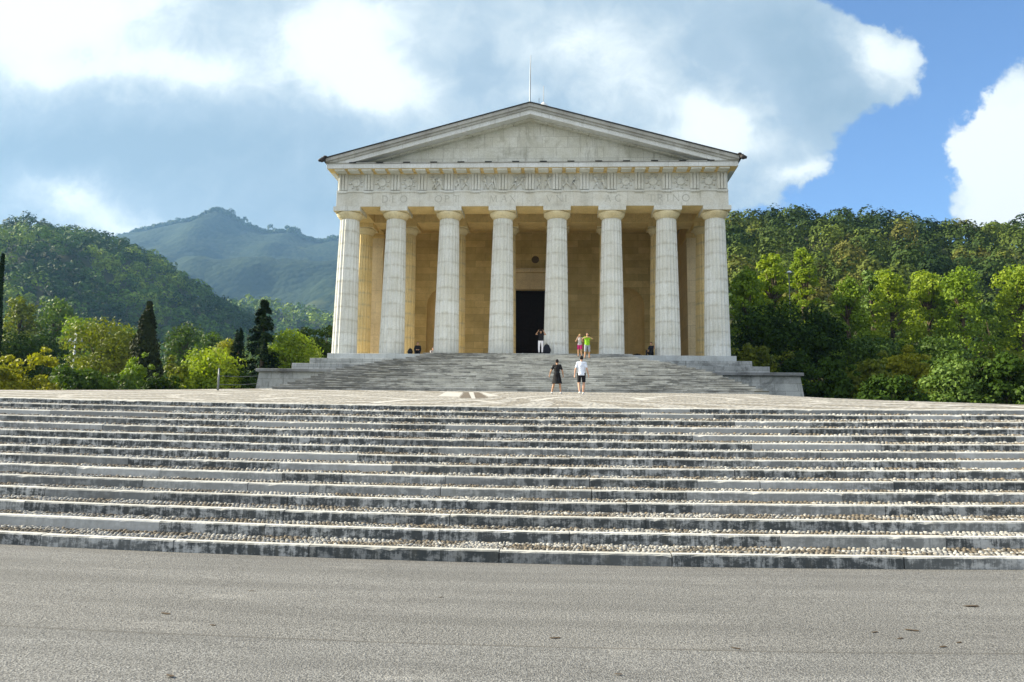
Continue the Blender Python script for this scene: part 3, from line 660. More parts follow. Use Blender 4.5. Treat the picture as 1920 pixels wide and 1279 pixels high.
# podium
MB().box(CX-14.73, CX+14.95, 53.7, 86, 7.5, ZB).build('stylobate', M['stylobate'], tp, bevel=.015)
MB().add([(CX-14.6, 55.9, ZB+.004), (CX+14.6, 55.9, ZB+.004), (CX+14.6, 66.7, ZB+.004), (CX-14.6, 66.7, ZB+.004)], [(0, 1, 2, 3)]).build('bounce_floor', M['floor'], tp, fix=False)  # pale sheet added over the stylobate to bounce light onto the porch walls
MB().box(CX-15.75, CX+15.84, 52.9, 87, 7.03, 7.497).build('podium_tier', M['podium'], tp, bevel=.015)
MB().box(CX-16.72, CX+16.8, 52.0, 88, 6.3, 7.027).build('podium_tier', M['podium'], tp, bevel=.015)
pw = MB(); W0 = 18.36
pw.add([(CX-W0-.22, 49.8, 3.5), (CX+W0+.22, 49.8, 3.5), (CX+W0+.22, 90, 3.5), (CX-W0-.22, 90, 3.5), (CX-W0+.12, 50.05, 6.2), (CX+W0-.12, 50.05, 6.2), (CX+W0-.12, 90, 6.2), (CX-W0+.12, 90, 6.2)],
       [(0, 3, 2, 1), (4, 5, 6, 7), (0, 1, 5, 4), (1, 2, 6, 5), (2, 3, 7, 6), (3, 0, 4, 7)])
pwo = pw.build('podium_wall', M['podium'], tp)
MB().box(CX-W0-.06, CX+W0+.06, 49.84, 90.2, 6.203, 6.42).build('wall_cap', M['cap'], pwo, bevel=.02)
# staircase
stc = MB().box(CX-7, CX+7, 45, 53.6, 3.5, 4.4).build('staircase', M['stair'], tp)
NS = 20
def halfw(z): return interp([(4.4, 14.05), (6.2, 11.9), (7.0, 9.9), (7.6, 7.75), (7.95, 7.5)], z)
for k in range(NS):
    zt = 4.42+(k+1)*(ZB-.012-4.42)/NS; zb0 = zt-.1765; y0 = 41.5+.6*k; hw = halfw(zt); mb = MB(); x = CX-hw; jog = .08
    yend = 49.7 if zt < 6.2 else (51.9 if zt < 7.0 else (52.8 if zt < 7.47 else 53.6))
    yend = max(yend, y0+.62)
    while x < CX+hw-.05:
        w = min(random.uniform(1.2, 3.2), CX+hw-x)
        if CX+hw-x-w < .5: w = CX+hw-x
        ye = yend if k == NS-1 or zt > 6 else min(yend, y0+1.3); jy = random.uniform(-.01, .01); jz = random.uniform(-.006, .003)
        mb.box(x, x+w-.008, y0+jy+.035, ye-.003, zb0-.03, zt-.053+jz); mb.box(x, x+w-.006, y0+jy, ye, zt-.05+jz, zt+jz); x += w
    mb.build('step', M['stair'], stc)
# solid core under the steps
mb = MB()
for k in range(NS-1):
    zt = 4.42+(k+1)*(ZB-.012-4.42)/NS; hw = halfw(zt)-.02
    mb.box(CX-hw, CX+hw, 41.5+.6*k+.3, 49.6 if zt < 6.2 else 51.8, 3.5, zt-.03) if k % 1 == 0 and 41.5+.6*k+.3 < (49.6 if zt < 6.2 else 51.8) else None
mb.build('stair_core', M['stair'], stc)

S, S2 = 4.1075, 3.614
CXs = [-2.5*S-S2, -2.5*S, -1.5*S, -.5*S, .5*S, 1.5*S, 2.5*S, 2.5*S+S2]
def shaft_mesh(name, r0, r1, h, mat):
    nf, per = 20, 6; ang = []; 
    for i in range(nf*per):
        t = (i % per)/per; ang.append((2*math.pi*i/(nf*per), 1-.07*math.sin(math.pi*t)**.75))
    zs = [0, .6, 1.6, 2.8, 4, 5.2, 6.4, 7.6, 8.7, 9.6, h-.25, h]; v = []
    for z in zs:
        t = z/h; r = r0+(r1-r0)*(t*.72+.28*t*t)
        v += [(r*q*math.cos(a), r*q*math.sin(a), z) for a, q in ang]
    n = nf*per; f = [(j*n+i, j*n+(i+1) % n, (j+1)*n+(i+1) % n, (j+1)*n+i) for j in range(len(zs)-1) for i in range(n)]+[tuple(range(n-1, -1, -1)), tuple((len(zs)-1)*n+i for i in range(n))]
    m = MB(); m.add(v, f); me = bpy.data.meshes.new(name); me.from_pydata(m.v, [], m.f); me.materials.append(mat); return me
def cap_mesh(name, r1, h, mat):
    m = MB(); z = h
    m.lathe([(r1*.985, z-.001), (r1*.94, z+.03), (r1*.99, z+.035), (r1*1.0, z+.08), (r1*1.04, z+.085), (r1*1.04, z+.11), (r1*1.10, z+.13), (r1*1.22, z+.24), (r1*1.33, z+.35), (r1*1.38, z+.43), (r1*1.36, z+.50), (r1*1.30, z+.52)], 40)
    a = r1*1.39; m.box(-a, a, -a, a, z+.523, z+.86)
    me = bpy.data.meshes.new(name); me.from_pydata(m.v, [], m.f); me.materials.append(mat); me.materials.append(M['echinus'])
    bm = bmesh.new(); bm.from_mesh(me); bmesh.ops.recalc_face_normals(bm, faces=bm.faces); bm.to_mesh(me); bm.free()
    for p in me.polygons:
        p.use_smooth = len(p.vertices) == 4 and p.center.z < z+.52
        if p.center.z < z+.523 or p.normal.z < -.9: p.material_index = 1
    return me
HT = ZA-ZB; hs = HT-.86
sh1, cp1 = shaft_mesh('shaft', .945, .735, hs, M['shaft']), cap_mesh('capital', .735, hs, M['relief'])
sh2, cp2 = shaft_mesh('inner_shaft', .85, .68, hs, M['inner_shaft']), cap_mesh('inner_capital', .68, hs, M['warm_bounce'])
for row, (Y, a, b) in enumerate(((55, sh1, cp1), (59.2, sh2, cp2))):
    for i, x in enumerate(CXs):
        o = bpy.data.objects.new('column', a); C.objects.link(o); o.location = (x, 0 if row == 0 else 4.2, 0); o.rotation_euler.z = R(9); o.parent = tp
        c = bpy.data.objects.new('capital', b); C.objects.link(c); c.parent = o; c.rotation_euler.z = -R(9)
        if row: o['label'] = 'inner column tinted with warm bounced light'
# entablature
XO = 14.72
ar = MB().box(CX-XO, CX+XO, 54.05, 56.0, ZA, ZR_-.1).build('architrave', M['facade'], tp, bevel=.01)
# soffit of the beams, warm bounced light put into its colour
MB().box(CX-XO+.05, CX+XO-.05, 54.10, 56.003, ZA-.004, ZA+.05).build('soffit', M['warm_bounce'], ar)
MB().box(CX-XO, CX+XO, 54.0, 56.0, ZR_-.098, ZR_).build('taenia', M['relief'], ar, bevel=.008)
b2 = MB().box(CX-XO, CX+XO, 58.25, 60.2, ZA, ZA+1.4).build('inner_beam', M['warm_bounce'], tp)
for sx_ in (-1, 1):
    x0, x1 = sorted((CX+sx_*XO, CX+sx_*(XO-1.9)))
    MB().box(x0, x1, 56.003, 58.247, ZA, ZA+1.22).build('side_beam', M['warm_bounce'], tp)
    MB().box(x0, x1, 60.203, 86, ZA, ZA+1.22).build('side_beam', M['warm_bounce'], tp)
    MB().box(x0, x1, 56.003, 86, ZR_+.003, ZG).build('side_frieze', M['facade'], tp)
MB().box(CX-12.8, CX+12.8, 56.003, 66, ZA+1.41, ZA+1.6).build('ceiling', M['warm_bounce'], tp)
fz = MB().box(CX-XO+.02, CX+XO-.02, 54.14, 56.0, ZR_+.003, ZG).build('frieze', M['relief'], tp)
def relief_rosette():
    m = MB(); m.lathe([(.30, 0), (.30, .05), (.26, .085), (.22, .07), (.12, .07), (.05, .11)], 24)
    for k in range(8):
        a = k*math.pi/4+.2; dx, dz = math.cos(a), math.sin(a)
        m.tube([(dx*.34, dz*.34, .02), (dx*.46, dz*.46, .06), (dx*.58, dz*.58, .01)], [.03, .085, .02], 7)
    return m
def relief_figure(i):
    rr = random.Random(40+i); m = MB()
    for c in ((-.28, 1), (.25, -1)) if i % 3 else ((-.1, 1), (.35, -1)):
        x, s = c; lean = rr.uniform(-.15, .15); x += rr.uniform(-.08, .08)
        hip = (x, -.05, .07); sh = (x+lean, .28, .09)
        m.ball((x+lean*1.3, .46, .07), (.075, .09, .06), 8, 6)
        m.tube([hip, ((hip[0]+sh[0])/2, .12, .1), sh], [.09, .1, .085], 8)
        for sg in (-1, 1):
            kx = x+sg*rr.uniform(.08, .26); m.tube([hip, (kx, -.3, .08), (kx+sg*rr.uniform(-.05, .2), -.56, .04)], [.07, .05, .03], 7)
            ex = sh[0]+sg*rr.uniform(.12, .25); m.tube([sh, (ex, rr.uniform(.05, .35), .08), (ex+rr.uniform(-.05, .2)*sg, rr.uniform(.1, .5), .06)], [.05, .04, .025], 6)
    if i % 2: m.tube([(.5, -.55, .03), (.42, 0, .07), (.3, .5, .05)], [.05, .09, .03], 7)
    return m
PT = 2.045
for i in range(15):
    x = CX+(i-7)*PT; x = x+(.04 if i == 0 else -.04 if i == 14 else 0)
    w = .36; prof = []
    # three raised bars with V grooves
    xs_ = [-w, -w+.05, -w+.10, -.155, -.12, -.085, .085, .12, .155, w-.10, w-.05, w]
    dy = [.09, .02, 0, 0, .1, 0, 0, .1, 0, 0, .02, .09]
    mb = MB(); n = len(xs_)
    v = [(x+a, 54.02+d, ZR_+.06) for a, d in zip(xs_, dy)]+[(x+a, 54.02+d, ZG-.17) for a, d in zip(xs_, dy)]
    mb.add(v, [(k, k+1, n+k+1, n+k) for k in range(n-1)])
    mb.box(x-w, x+w, 54.0, 54.138, ZG-.168, ZG-.003)
    mb.add([(x+a, 54.02+d, ZG-.17) for a, d in zip(xs_, dy)]+[(x-w, 54.14, ZG-.17), (x+w, 54.14, ZG-.17)], [tuple(range(n))+(n+1, n)])
    t = mb.build('triglyph', M['relief'], fz)
    rg = MB().box(x-w-.01, x+w+.01, 53.96, 54.0-.002, ZR_-.15, ZR_-.1)
    for k in range(6): rg.lathe([(.035, ZR_-.21), (.028, ZR_-.151)], 8, (x-w+.07+k*(2*w-.14)/5, 53.985))
    rg.build('regula', M['relief'], ar)
    if i < 14:
        xm = x+PT/2; m = relief_rosette() if i in (0, 1, 2, 10, 11, 12, 13) else relief_figure(i)
        m.v = [(xm+a, 54.138-c, (ZR_+ZG)/2-.06+b) for a, b, c in m.v]
        o = m.build('metope_relief', M['relief'], fz, True)
        o['label'] = 'round sun-like rosette relief' if i in (0, 1, 2, 10, 11, 12, 13) else 'carved figure relief'
# cornice
GO = 15.28
cn = MB().box(CX-GO, CX+GO, 53.1, 56, ZG-.02+.003, 22.22).build('cornice', M['cornice'], tp, bevel=.012)
MB().box(CX-GO+.08, CX+GO-.08, 53.16, 54.1, ZG-.035, ZG+.02).build('cornice_soffit', M['warm_bounce'], cn)  # underside coloured with the warm reflected light
MB().box(CX-XO-.12, CX+XO+.12, 53.93, 56, ZG-.11, ZG-.036).build('bed_mould', M['warm_bounce'], cn)
MB().box(CX-GO-.04, CX+GO+.04, 53.04, 56, 22.222, 22.30).build('cornice_fillet', M['sima'], cn, bevel=.01)
for i in range(29):
    x = CX+(i-14)*PT/2; MB().box(x-.38, x+.38, 53.2, 53.92, ZG-.15, ZG-.037).build('mutule', M['relief'], cn, bevel=.01)
for i in range(14):
    x = CX+(i-6.5)*PT; MB().box(x-.26, x+.26, 53.028, 53.2, 22.235, 22.33).build('drain_slot', M['slot'], cn)
for sx_ in (-1, 1):
    x0, x1 = sorted((CX+sx_*(XO+.001), CX+sx_*GO)); MB().box(x0, x1, 56.003, 86, ZG, 22.22).build('side_cornice', M['cornice'], tp)
    for k in range(14):
        y = 57+k*1.02; xa, xb = sorted((CX+sx_*(XO+.05), CX+sx_*(GO-.1))); MB().box(xa, xb, y-.38, y+.38, ZG-.12, ZG-.003).build('mutule', M['relief'], cn)
# pediment
k_ = (26.84-22.62)/15.3
def rak(t0, t1, y0, y1, mat, name, par, ext=0):
    xe = 15.3+ext; zl = 22.62-k_*ext
    # clip the lower line on the cornice top
    zc = 22.303; xb = (26.84-t1-zc)/k_; xa = (26.84-t0-zc)/k_
    for sg in (-1, 1):
        poly = [(CX, 26.84-t0), (CX, 26.84-t1), (CX+sg*min(xb, xe), max(zc, 26.84-t1-k_*xe) if xb > xe else zc)]
        if xa > xe: poly += [(CX+sg*xe, zc if xb < xe else 26.84-t1-k_*xe), (CX+sg*xe, 26.84-t0-k_*xe)]
        else: poly += [(CX+sg*xa, zc)]
        o = MB().prism(poly, y0, y1).build(name, mat, par)
    return o
tymp = MB().prism([(CX-14.2, 22.303), (CX+14.2, 22.303), (CX, 26.2)], 54.12, 54.6).build('tympanum', M['tympanum'], tp)
rk = empty('raking_cornice'); rk.parent = tp; rk.matrix_parent_inverse = worldm(tp).inverted()
rak(.05, .30, 52.86, 54.12, M['sima'], 'sima_band', rk); rak(.302, .50, 52.95, 54.12, M['sima'], 'sima_band', rk)
rak(.502, .84, 53.05, 54.12, M['cornice'], 'corona_band', rk)
rak(.842, .98, 53.75, 54.12, M['tympanum'], 'bed_mould', rk)
# roof, gutters, dome
for sg in (-1, 1):
    xe = 15.42
    MB().prism([(CX, 26.87), (CX, 26.80), (CX+sg*xe, 26.80-k_*xe), (CX+sg*xe, 26.87-k_*xe)], 52.8, 80).build('roof', M['lead'], tp)
    g = MB(); ex, ez = CX+sg*15.42, 22.5
    g.tube([(ex, 52.75, ez), (ex, 70, ez), (ex, 80, ez)], .13, 10)
    g.box(ex-.16, ex+.16, 52.7, 80, ez+.06, ez+.12)
    go = g.build('gutter', M['gutter'], tp, True)
    sp_ = MB(); sp_.ball((ex+sg*.12, 52.72, ez-.12), (.20, .16, .17), 12, 8); sp_.tube([(ex, 52.8, ez), (ex+sg*.2, 52.7, ez-.12), (ex+sg*.36, 52.65, ez-.2)], [.15, .14, .09], 8)
    sp_.ball((ex+sg*.1-sg*.2, 52.78, ez+.16), (.16, .12, .09), 10, 6); sp_.build('waterspout', M['gutter'], go, True)
MB().prism([(CX-15, 22.303), (CX+15, 22.303), (CX, 26.45)], 54.62, 79.5).build('roof_fill', M['sima'], tp)
dm = MB(); prof = [(14.6, 6), (14.6, 24), (14.2, 24.3), (13.4, 27)]
for i in range(9): a = i/9*math.pi/2; prof += [(13.2*math.cos(a), 27+12.0*math.sin(a)), (13.2*math.cos(a+.11), 27+12.0*math.sin(a)+.25)]
dm.lathe([p for p in prof if p[0] > .5]+[(.9, 39.3)], 48, (CX, 93)); do = dm.build('dome', M['sima'], tp, True)
fp = at(1019, 196, 93); fin = MB(); fin.lathe([(.85, fp.z-2.2), (.8, fp.z-.9), (.95, fp.z-.8), (.75, fp.z-.35), (.35, fp.z+.05), (.12, fp.z+.3)], 16, (fp.x, 93)); fo = fin.build('finial', M['cornice'], do, True)
MB().tube([(fp.x, 93, fp.z+.2), (fp.x, 93, at(1019, 161, 93).z)], .045, 8).build('lightning_rod', M['rod'], fo)
q = at(1011, 184, 80); MB().tube([(q.x, 79.5, 26.0), (q.x, 79.5, at(1011, 184, 79.5).z)], .03, 6).build('lightning_rod', M['rod'], tp)
MB().tube([(CX-.05, 53.5, 26.8), (CX-.05, 53.5, 29.6), (CX-.02, 53.5, at(994, 104, 53.5).z)], [.05, .04, .02], 8).build('lightning_rod', M['rod'], tp)
# walls of the porch
YW = 66.0
nic = []; xcs = [CX-8.05, CX+8.05]; RN = 1.72; ZS = ZB+5.85; ZT = ZA+1.5
cw = MB()
def arcstrip(c):
    n = 20; a = [math.pi*k/n for k in range(n+1)]
    P0 = [(c-RN*math.cos(t), YW, ZS+RN*math.sin(t)) for t in a]
    v = P0+[(p[0], YW, ZT) for p in P0]; m = n+1
    cw.add(v, [(k, k+1, m+k+1, m+k) for k in range(n)])
dx, dz = 2.0, ZB+7.35
segs = [(-14.7, xcs[0]-RN-CX), (xcs[0]+RN-CX, -dx), (dx, xcs[1]-RN-CX), (xcs[1]+RN-CX, 14.7)]
for a, b in segs: cw.add([(CX+a, YW, ZB), (CX+b, YW, ZB), (CX+b, YW, ZT), (CX+a, YW, ZT)], [(0, 1, 2, 3)])
cw.add([(CX-dx, YW, dz), (CX+dx, YW, dz), (CX+dx, YW, ZT), (CX-dx, YW, ZT)], [(0, 1, 2, 3)])
for c in xcs: arcstrip(c)
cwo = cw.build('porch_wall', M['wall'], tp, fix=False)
for c in xcs:
    m = MB(); n = 20; rows = []
    for z in (ZB, ZS): rows.append([(c-RN*math.cos(math.pi*k/n), YW+.03+RN*.8*math.sin(math.pi*k/n), z) for k in range(n+1)])
    for j in range(1, 9):
        e = j/8*math.pi/2; rows.append([(c-RN*math.cos(math.pi*k/n)*math.cos(e), YW+.03+RN*.8*math.sin(math.pi*k/n)*math.cos(e), ZS+RN*math.sin(e)) for k in range(n+1)])
    v = [p for r_ in rows for p in r_]; w = n+1
    m.add(v, [(j*w+k, j*w+k+1, (j+1)*w+k+1, (j+1)*w+k) for j in range(len(rows)-1) for k in range(n)])
    # front rim joins niche to wall
    m.add([(c-RN*math.cos(math.pi*k/n), YW+.035, ZS+RN*math.sin(math.pi*k/n)) for k in range(n+1)]+[(c-RN*math.cos(math.pi*k/n), YW-.003, ZS+RN*math.sin(math.pi*k/n)) for k in range(n+1)], [(k, k+1, w+k+1, w+k) for k in range(n)])
    m.build('niche', M['warm_bounce'], cwo, True, fix=False)
    vo = MB()
    for k in range(9):
        a0, a1 = math.pi*k/9+.006, math.pi*(k+1)/9-.006; ro = RN+(1.5 if k != 4 else 1.8)
        pl = [(c-RN*math.cos(a0), ZS+RN*math.sin(a0)), (c-RN*math.cos(a1), ZS+RN*math.sin(a1)), (c-ro*math.cos(a1), ZS+ro*math.sin(a1)), (c-ro*math.cos(a0), ZS+ro*math.sin(a0))]
        vo.prism(pl, YW-.03, YW-.002)
    vo.build('arch_stones', M['wall'], cwo)
fr = MB()
for sg in (-1, 1): x0, x1 = sorted((CX+sg*dx, CX+sg*(dx+.6))); fr.box(x0, x1, YW-.16, YW+.6, ZB, dz+.003)
fr.box(CX-dx-.62, CX+dx+.62, YW-.18, YW+.6, dz+.003, dz+.75); fr.box(CX-dx-.75, CX+dx+.75, YW-.12, YW-.004, dz+.753, dz+1.5)
fr.box(CX-dx-1.0, CX+dx+1.0, YW-.55, YW-.004, dz+1.503, dz+1.85)
fr.build('door_frame', M['anta'], cwo, bevel=.015)
dr = MB().box(CX-dx, CX+dx, YW+.75, YW+.9, ZB, dz+.1)
dro = dr.build('door', M['door'], cwo)
for sg in (-1, 1):
    for j in range(4): MB().box(CX+sg*.95-.62, CX+sg*.95+.62, YW+.70, YW+.748, ZB+.4+j*1.75, ZB+1.85+j*1.75).build('door_panel', M['door'], dro, bevel=.02)
MB().box(CX-dx-.1, CX+dx+.1, YW+.05, YW+.74, ZB-.01, ZB+.02).build('threshold', M['stylobate'], cwo)
orn = MB(); orn.lathe([(.30, 0), (.34, .05), (.28, .1), (.2, .06), (.08, .1)], 20)
orn.v = [(CX+a, YW-.003-c, dz+2.75+b) for a, b, c in orn.v]; orn.build('bronze_wreath', M['wreath'], cwo, True)
for sg in (-1, 1):
    x0, x1 = sorted((CX+sg*14.7, CX+sg*12.85)); w_ = MB().box(x0, x1, 61.6, 86, ZB, ZA-.35).build('side_wall', M['anta'], tp, bevel=.01)
    MB().box(x0-.08, x1+.08, 61.5, 86, ZA-.347, ZA-.003).build('anta_capital', M['warm_bounce'], w_, bevel=.02)
    # projecting necking course below the anta capital
    MB().box(x0-.05, x1+.05, 61.54, 61.597, ZA-1.0, ZA-.85).build('necking', M['anta'], w_)
for x0, x1 in ((CX-12.84, CX+12.84),): MB().box(x0, x1, 78, 79, ZB, 22).build('rear_wall', M['wall'], tp)

# inscription, cut letters one word per object
def glyph(ch, w, h):
    T_, t_ = .062, .034
    arc = lambda cx, cz, rx, rz, a0, a1, n=14: [(cx+rx*math.cos(R(a0+(a1-a0)*i/n)), cz+rz*math.sin(R(a0+(a1-a0)*i/n))) for i in range(n+1)]
    st = []
    if ch == 'D': st = [([(.12*w, 0), (.12*w, h)], T_), ([(0, h), (.4*w, h)]+arc(.35*w, h/2, .62*w, h/2, 90, -90)+[(0, 0)], T_*.8)]
    if ch == 'E': st = [([(.2*w, 0), (.2*w, h)], T_), ([(.05*w, h), (w, h)], t_), ([(.2*w, h*.52), (.8*w, h*.52)], t_), ([(.05*w, 0), (w, 0)], t_)]
    if ch == 'O': st = [(arc(w/2, h/2, w/2, h/2, 0, 360, 24), T_*.85)]
    if ch == 'P': st = [([(.2*w, 0), (.2*w, h)], T_), ([(.05*w, h), (.45*w, h)]+arc(.45*w, h*.74, .45*w, h*.26, 90, -90)+[(.2*w, h*.48)], t_*1.3), ([(.02*w, 0), (.4*w, 0)], t_)]
    if ch == 'T': st = [([(.5*w, 0), (.5*w, h)], T_), ([(0, h), (w, h)], t_), ([(0, h), (0, h*.86)], t_), ([(w, h), (w, h*.86)], t_), ([(.3*w, 0), (.7*w, 0)], t_)]
    if ch == 'M': st = [([(.08*w, 0), (.16*w, h)], t_), ([(.16*w, h), (.5*w, .05*h)], T_), ([(.5*w, .05*h), (.84*w, h)], t_), ([(.84*w, h), (.92*w, 0)], T_)]
    if ch == 'A': st = [([(.05*w, 0), (.5*w, h)], t_), ([(.5*w, h), (.95*w, 0)], T_), ([(.25*w, .38*h), (.76*w, .38*h)], t_), ([(-.05*w, 0), (.2*w, 0)], t_)]
    if ch == 'X': st = [([(.05*w, h), (.95*w, 0)], T_), ([(.05*w, 0), (.95*w, h)], t_)]
    if ch == 'V': st = [([(.02*w, h), (.5*w, 0)], T_), ([(.5*w, 0), (.98*w, h)], t_)]
    if ch == 'N': st = [([(.08*w, 0), (.08*w, h)], t_), ([(.02*w, h), (.92*w, 0)], T_), ([(.92*w, 0), (.92*w, h)], t_)]
    if ch == 'I': st = [([(.5*w, 0), (.5*w, h)], T_), ([(.2*w, 0), (.8*w, 0)], t_), ([(.2*w, h), (.8*w, h)], t_)]
    if ch == 'C': st = [(arc(w*.55, h/2, w/2, h/2, 48, 312, 20), T_*.85)]
    if ch == 'R': st = [([(.2*w, 0), (.2*w, h)], T_), ([(.05*w, h), (.45*w, h)]+arc(.45*w, h*.75, .42*w, h*.25, 90, -90)+[(.2*w, h*.5)], t_*1.3), ([(.45*w, h*.5), (w, 0)], T_)]
    if ch == '.': st = [([(.4*w, h*.12), (.6*w, h*.12)], .1)]
    return st
def word(chars):
    m = MB(); H_ = .50; zb = ZA+.33
    for ch, px in chars:
        w = {'I': .2, 'E': .34, 'M': .56, 'O': .50, 'C': .44, 'N': .46, 'D': .44, '.': .2}.get(ch, .42)
        x0 = at(px, 373, 54.05).x-w/2
        for pl, tk in glyph(ch, w, H_):
            for (ax, az), (bx, bz) in zip(pl, pl[1:]):
                d = Vector((bx-ax, bz-az)); l = d.length
                if l < 1e-5: continue
                d /= l; nx_, nz_ = -d.y*tk/2, d.x*tk/2; e = .006
                q = [(ax-d.x*e+nx_, az-d.y*e+nz_), (bx+d.x*e+nx_, bz+d.y*e+nz_), (bx+d.x*e-nx_, bz+d.y*e-nz_), (ax-d.x*e-nx_, az-d.y*e-nz_)]
                m.add([(x0+p[0], 54.046, zb+p[1]) for p in q], [(0, 1, 2, 3)])
    m.build('inscription_word', M['letter'], ar, fix=False)
word([('D', 722), ('E', 739), ('O', 757), ('.', 788)]); word([('O', 822), ('P', 838), ('T', 855), ('.', 889)])
word([('M', 925), ('A', 945), ('X', 961), ('.', 993)]); word([('V', 1030), ('N', 1049), ('I', 1061), ('.', 1097)])
word([('A', 1140), ('C', 1159), ('.', 1200)]); word([('T', 1221), ('R', 1237), ('I', 1252), ('N', 1268), ('O', 1286)])

# ------------------------------------------------------------------ people
skin_c = {'fair': (.50, .30, .21), 'tan': (.40, .23, .14)}
for k_n, c in skin_c.items(): M[k_n] = plain(k_n+'_skin', c, .55)
def cloth(name, c): M[name] = plain(name, c, .85, 0, .18); return M[name]
for n_, c in (('black_cotton', (.008, .008, .010)), ('dark_navy_cotton', (.012, .014, .022)), ('grey_panel_cloth', (.075, .08, .10)), ('white_shirt_cotton', (.66, .72, .84)), ('white_trouser_cotton', (.72, .72, .78)),
              ('grey_print_cotton', (.42, .40, .43)), ('magenta_cotton', (.48, .02, .16)), ('lime_cotton', (.22, .48, .02)), ('grey_shorts_cotton', (.26, .29, .34)), ('dark_hair', (.012, .009, .008)), ('brown_hair', (.05, .03, .02)), ('blond_hair', (.50, .40, .14)), ('white_shoe', (.7, .7, .7)), ('dark_shoe', (.02, .02, .02)), ('phone_black', (.01, .01, .012))): cloth(n_, c)
def limb(m, pts, rad):
    for i in range(len(pts)-1):
        a, b = Vector(pts[i]), Vector(pts[i+1]); n = 5
        m.tube([a.lerp(b, j/n) for j in range(n+1)], [rad[i]+(rad[i+1]-rad[i])*j/n for j in range(n+1)], 12)
    for p, r in zip(pts, rad): m.ball(p, r*.999, 12, 8)
def solid(m, name, mat, parent, voxel, smooth=1, cuts=()):
    "weld overlapping volumes into one continuous skin"
    me = bpy.data.meshes.new(name); me.from_pydata(m.v, [], m.f)
    bm = bmesh.new(); bm.from_mesh(me); bmesh.ops.recalc_face_normals(bm, faces=bm.faces); bm.to_mesh(me); bm.free()
    tmp = bpy.data.objects.new('tmp', me); C.objects.link(tmp)
    md = tmp.modifiers.new('r', 'REMESH'); md.mode = 'VOXEL'; md.voxel_size = voxel
    if smooth: s = tmp.modifiers.new('s', 'SMOOTH'); s.iterations = smooth*2; s.factor = .5
    dg = bpy.context.evaluated_depsgraph_get(); out = bpy.data.meshes.new_from_object(tmp.evaluated_get(dg)); out.name = name
    bpy.data.objects.remove(tmp); bpy.data.meshes.remove(me)
    out.materials.clear(); out.materials.append(mat); out.polygons.foreach_set('use_smooth', [True]*len(out.polygons))
    if cuts:
        bm = bmesh.new(); bm.from_mesh(out)
        for co, no in cuts:
            r_ = bmesh.ops.bisect_plane(bm, geom=bm.verts[:]+bm.edges[:]+bm.faces[:], plane_co=co, plane_no=no, clear_outer=True)
            bmesh.ops.holes_fill(bm, edges=[e for e in r_['geom_cut'] if isinstance(e, bmesh.types.BMEdge)], sides=0)
        bm.to_mesh(out); bm.free()
    o = bpy.data.objects.new(name, out); C.objects.link(o); o.parent = parent; return o
def hand(m, wr, dr, pal, curl, s, right=1):
    "palm, four unequal bent fingers and a thumb leaving the palm's side; dr = direction, pal = palm normal"
    wr, dr, pal = Vector(wr), Vector(dr).normalized(), Vector(pal).normalized(); sd = dr.cross(pal).normalized()*right; pal = sd.cross(dr).normalized()*right
    limb(m, [wr, wr+dr*.05*s, wr+dr*.085*s], [.026*s, .030*s, .028*s])
    for q in (-.020, .020): limb(m, [wr+dr*.03*s+sd*q*.6*s, wr+dr*.085*s+sd*q*s], [.018*s, .016*s])
    for i, (q, l) in enumerate(((-.029, .068), (-.010, .078), (.010, .073), (.028, .056))):
        b = wr+dr*.09*s+sd*q*s; d1 = (dr*math.cos(curl)+pal*math.sin(curl)); d2 = (dr*math.cos(curl*2.1)+pal*math.sin(curl*2.1))
        limb(m, [b, b+d1*l*.5*s, b+(d1*.5+d2*.5)*l*s], [.0105*s, .0098*s, .0085*s])
    b = wr+dr*.035*s-sd*.028*s; d = (dr*.7-sd*.6+pal*.3).normalized(); limb(m, [b, b+d*.035*s, b+(d*.6+dr*.4)*.065*s], [.014*s, .012*s, .010*s])
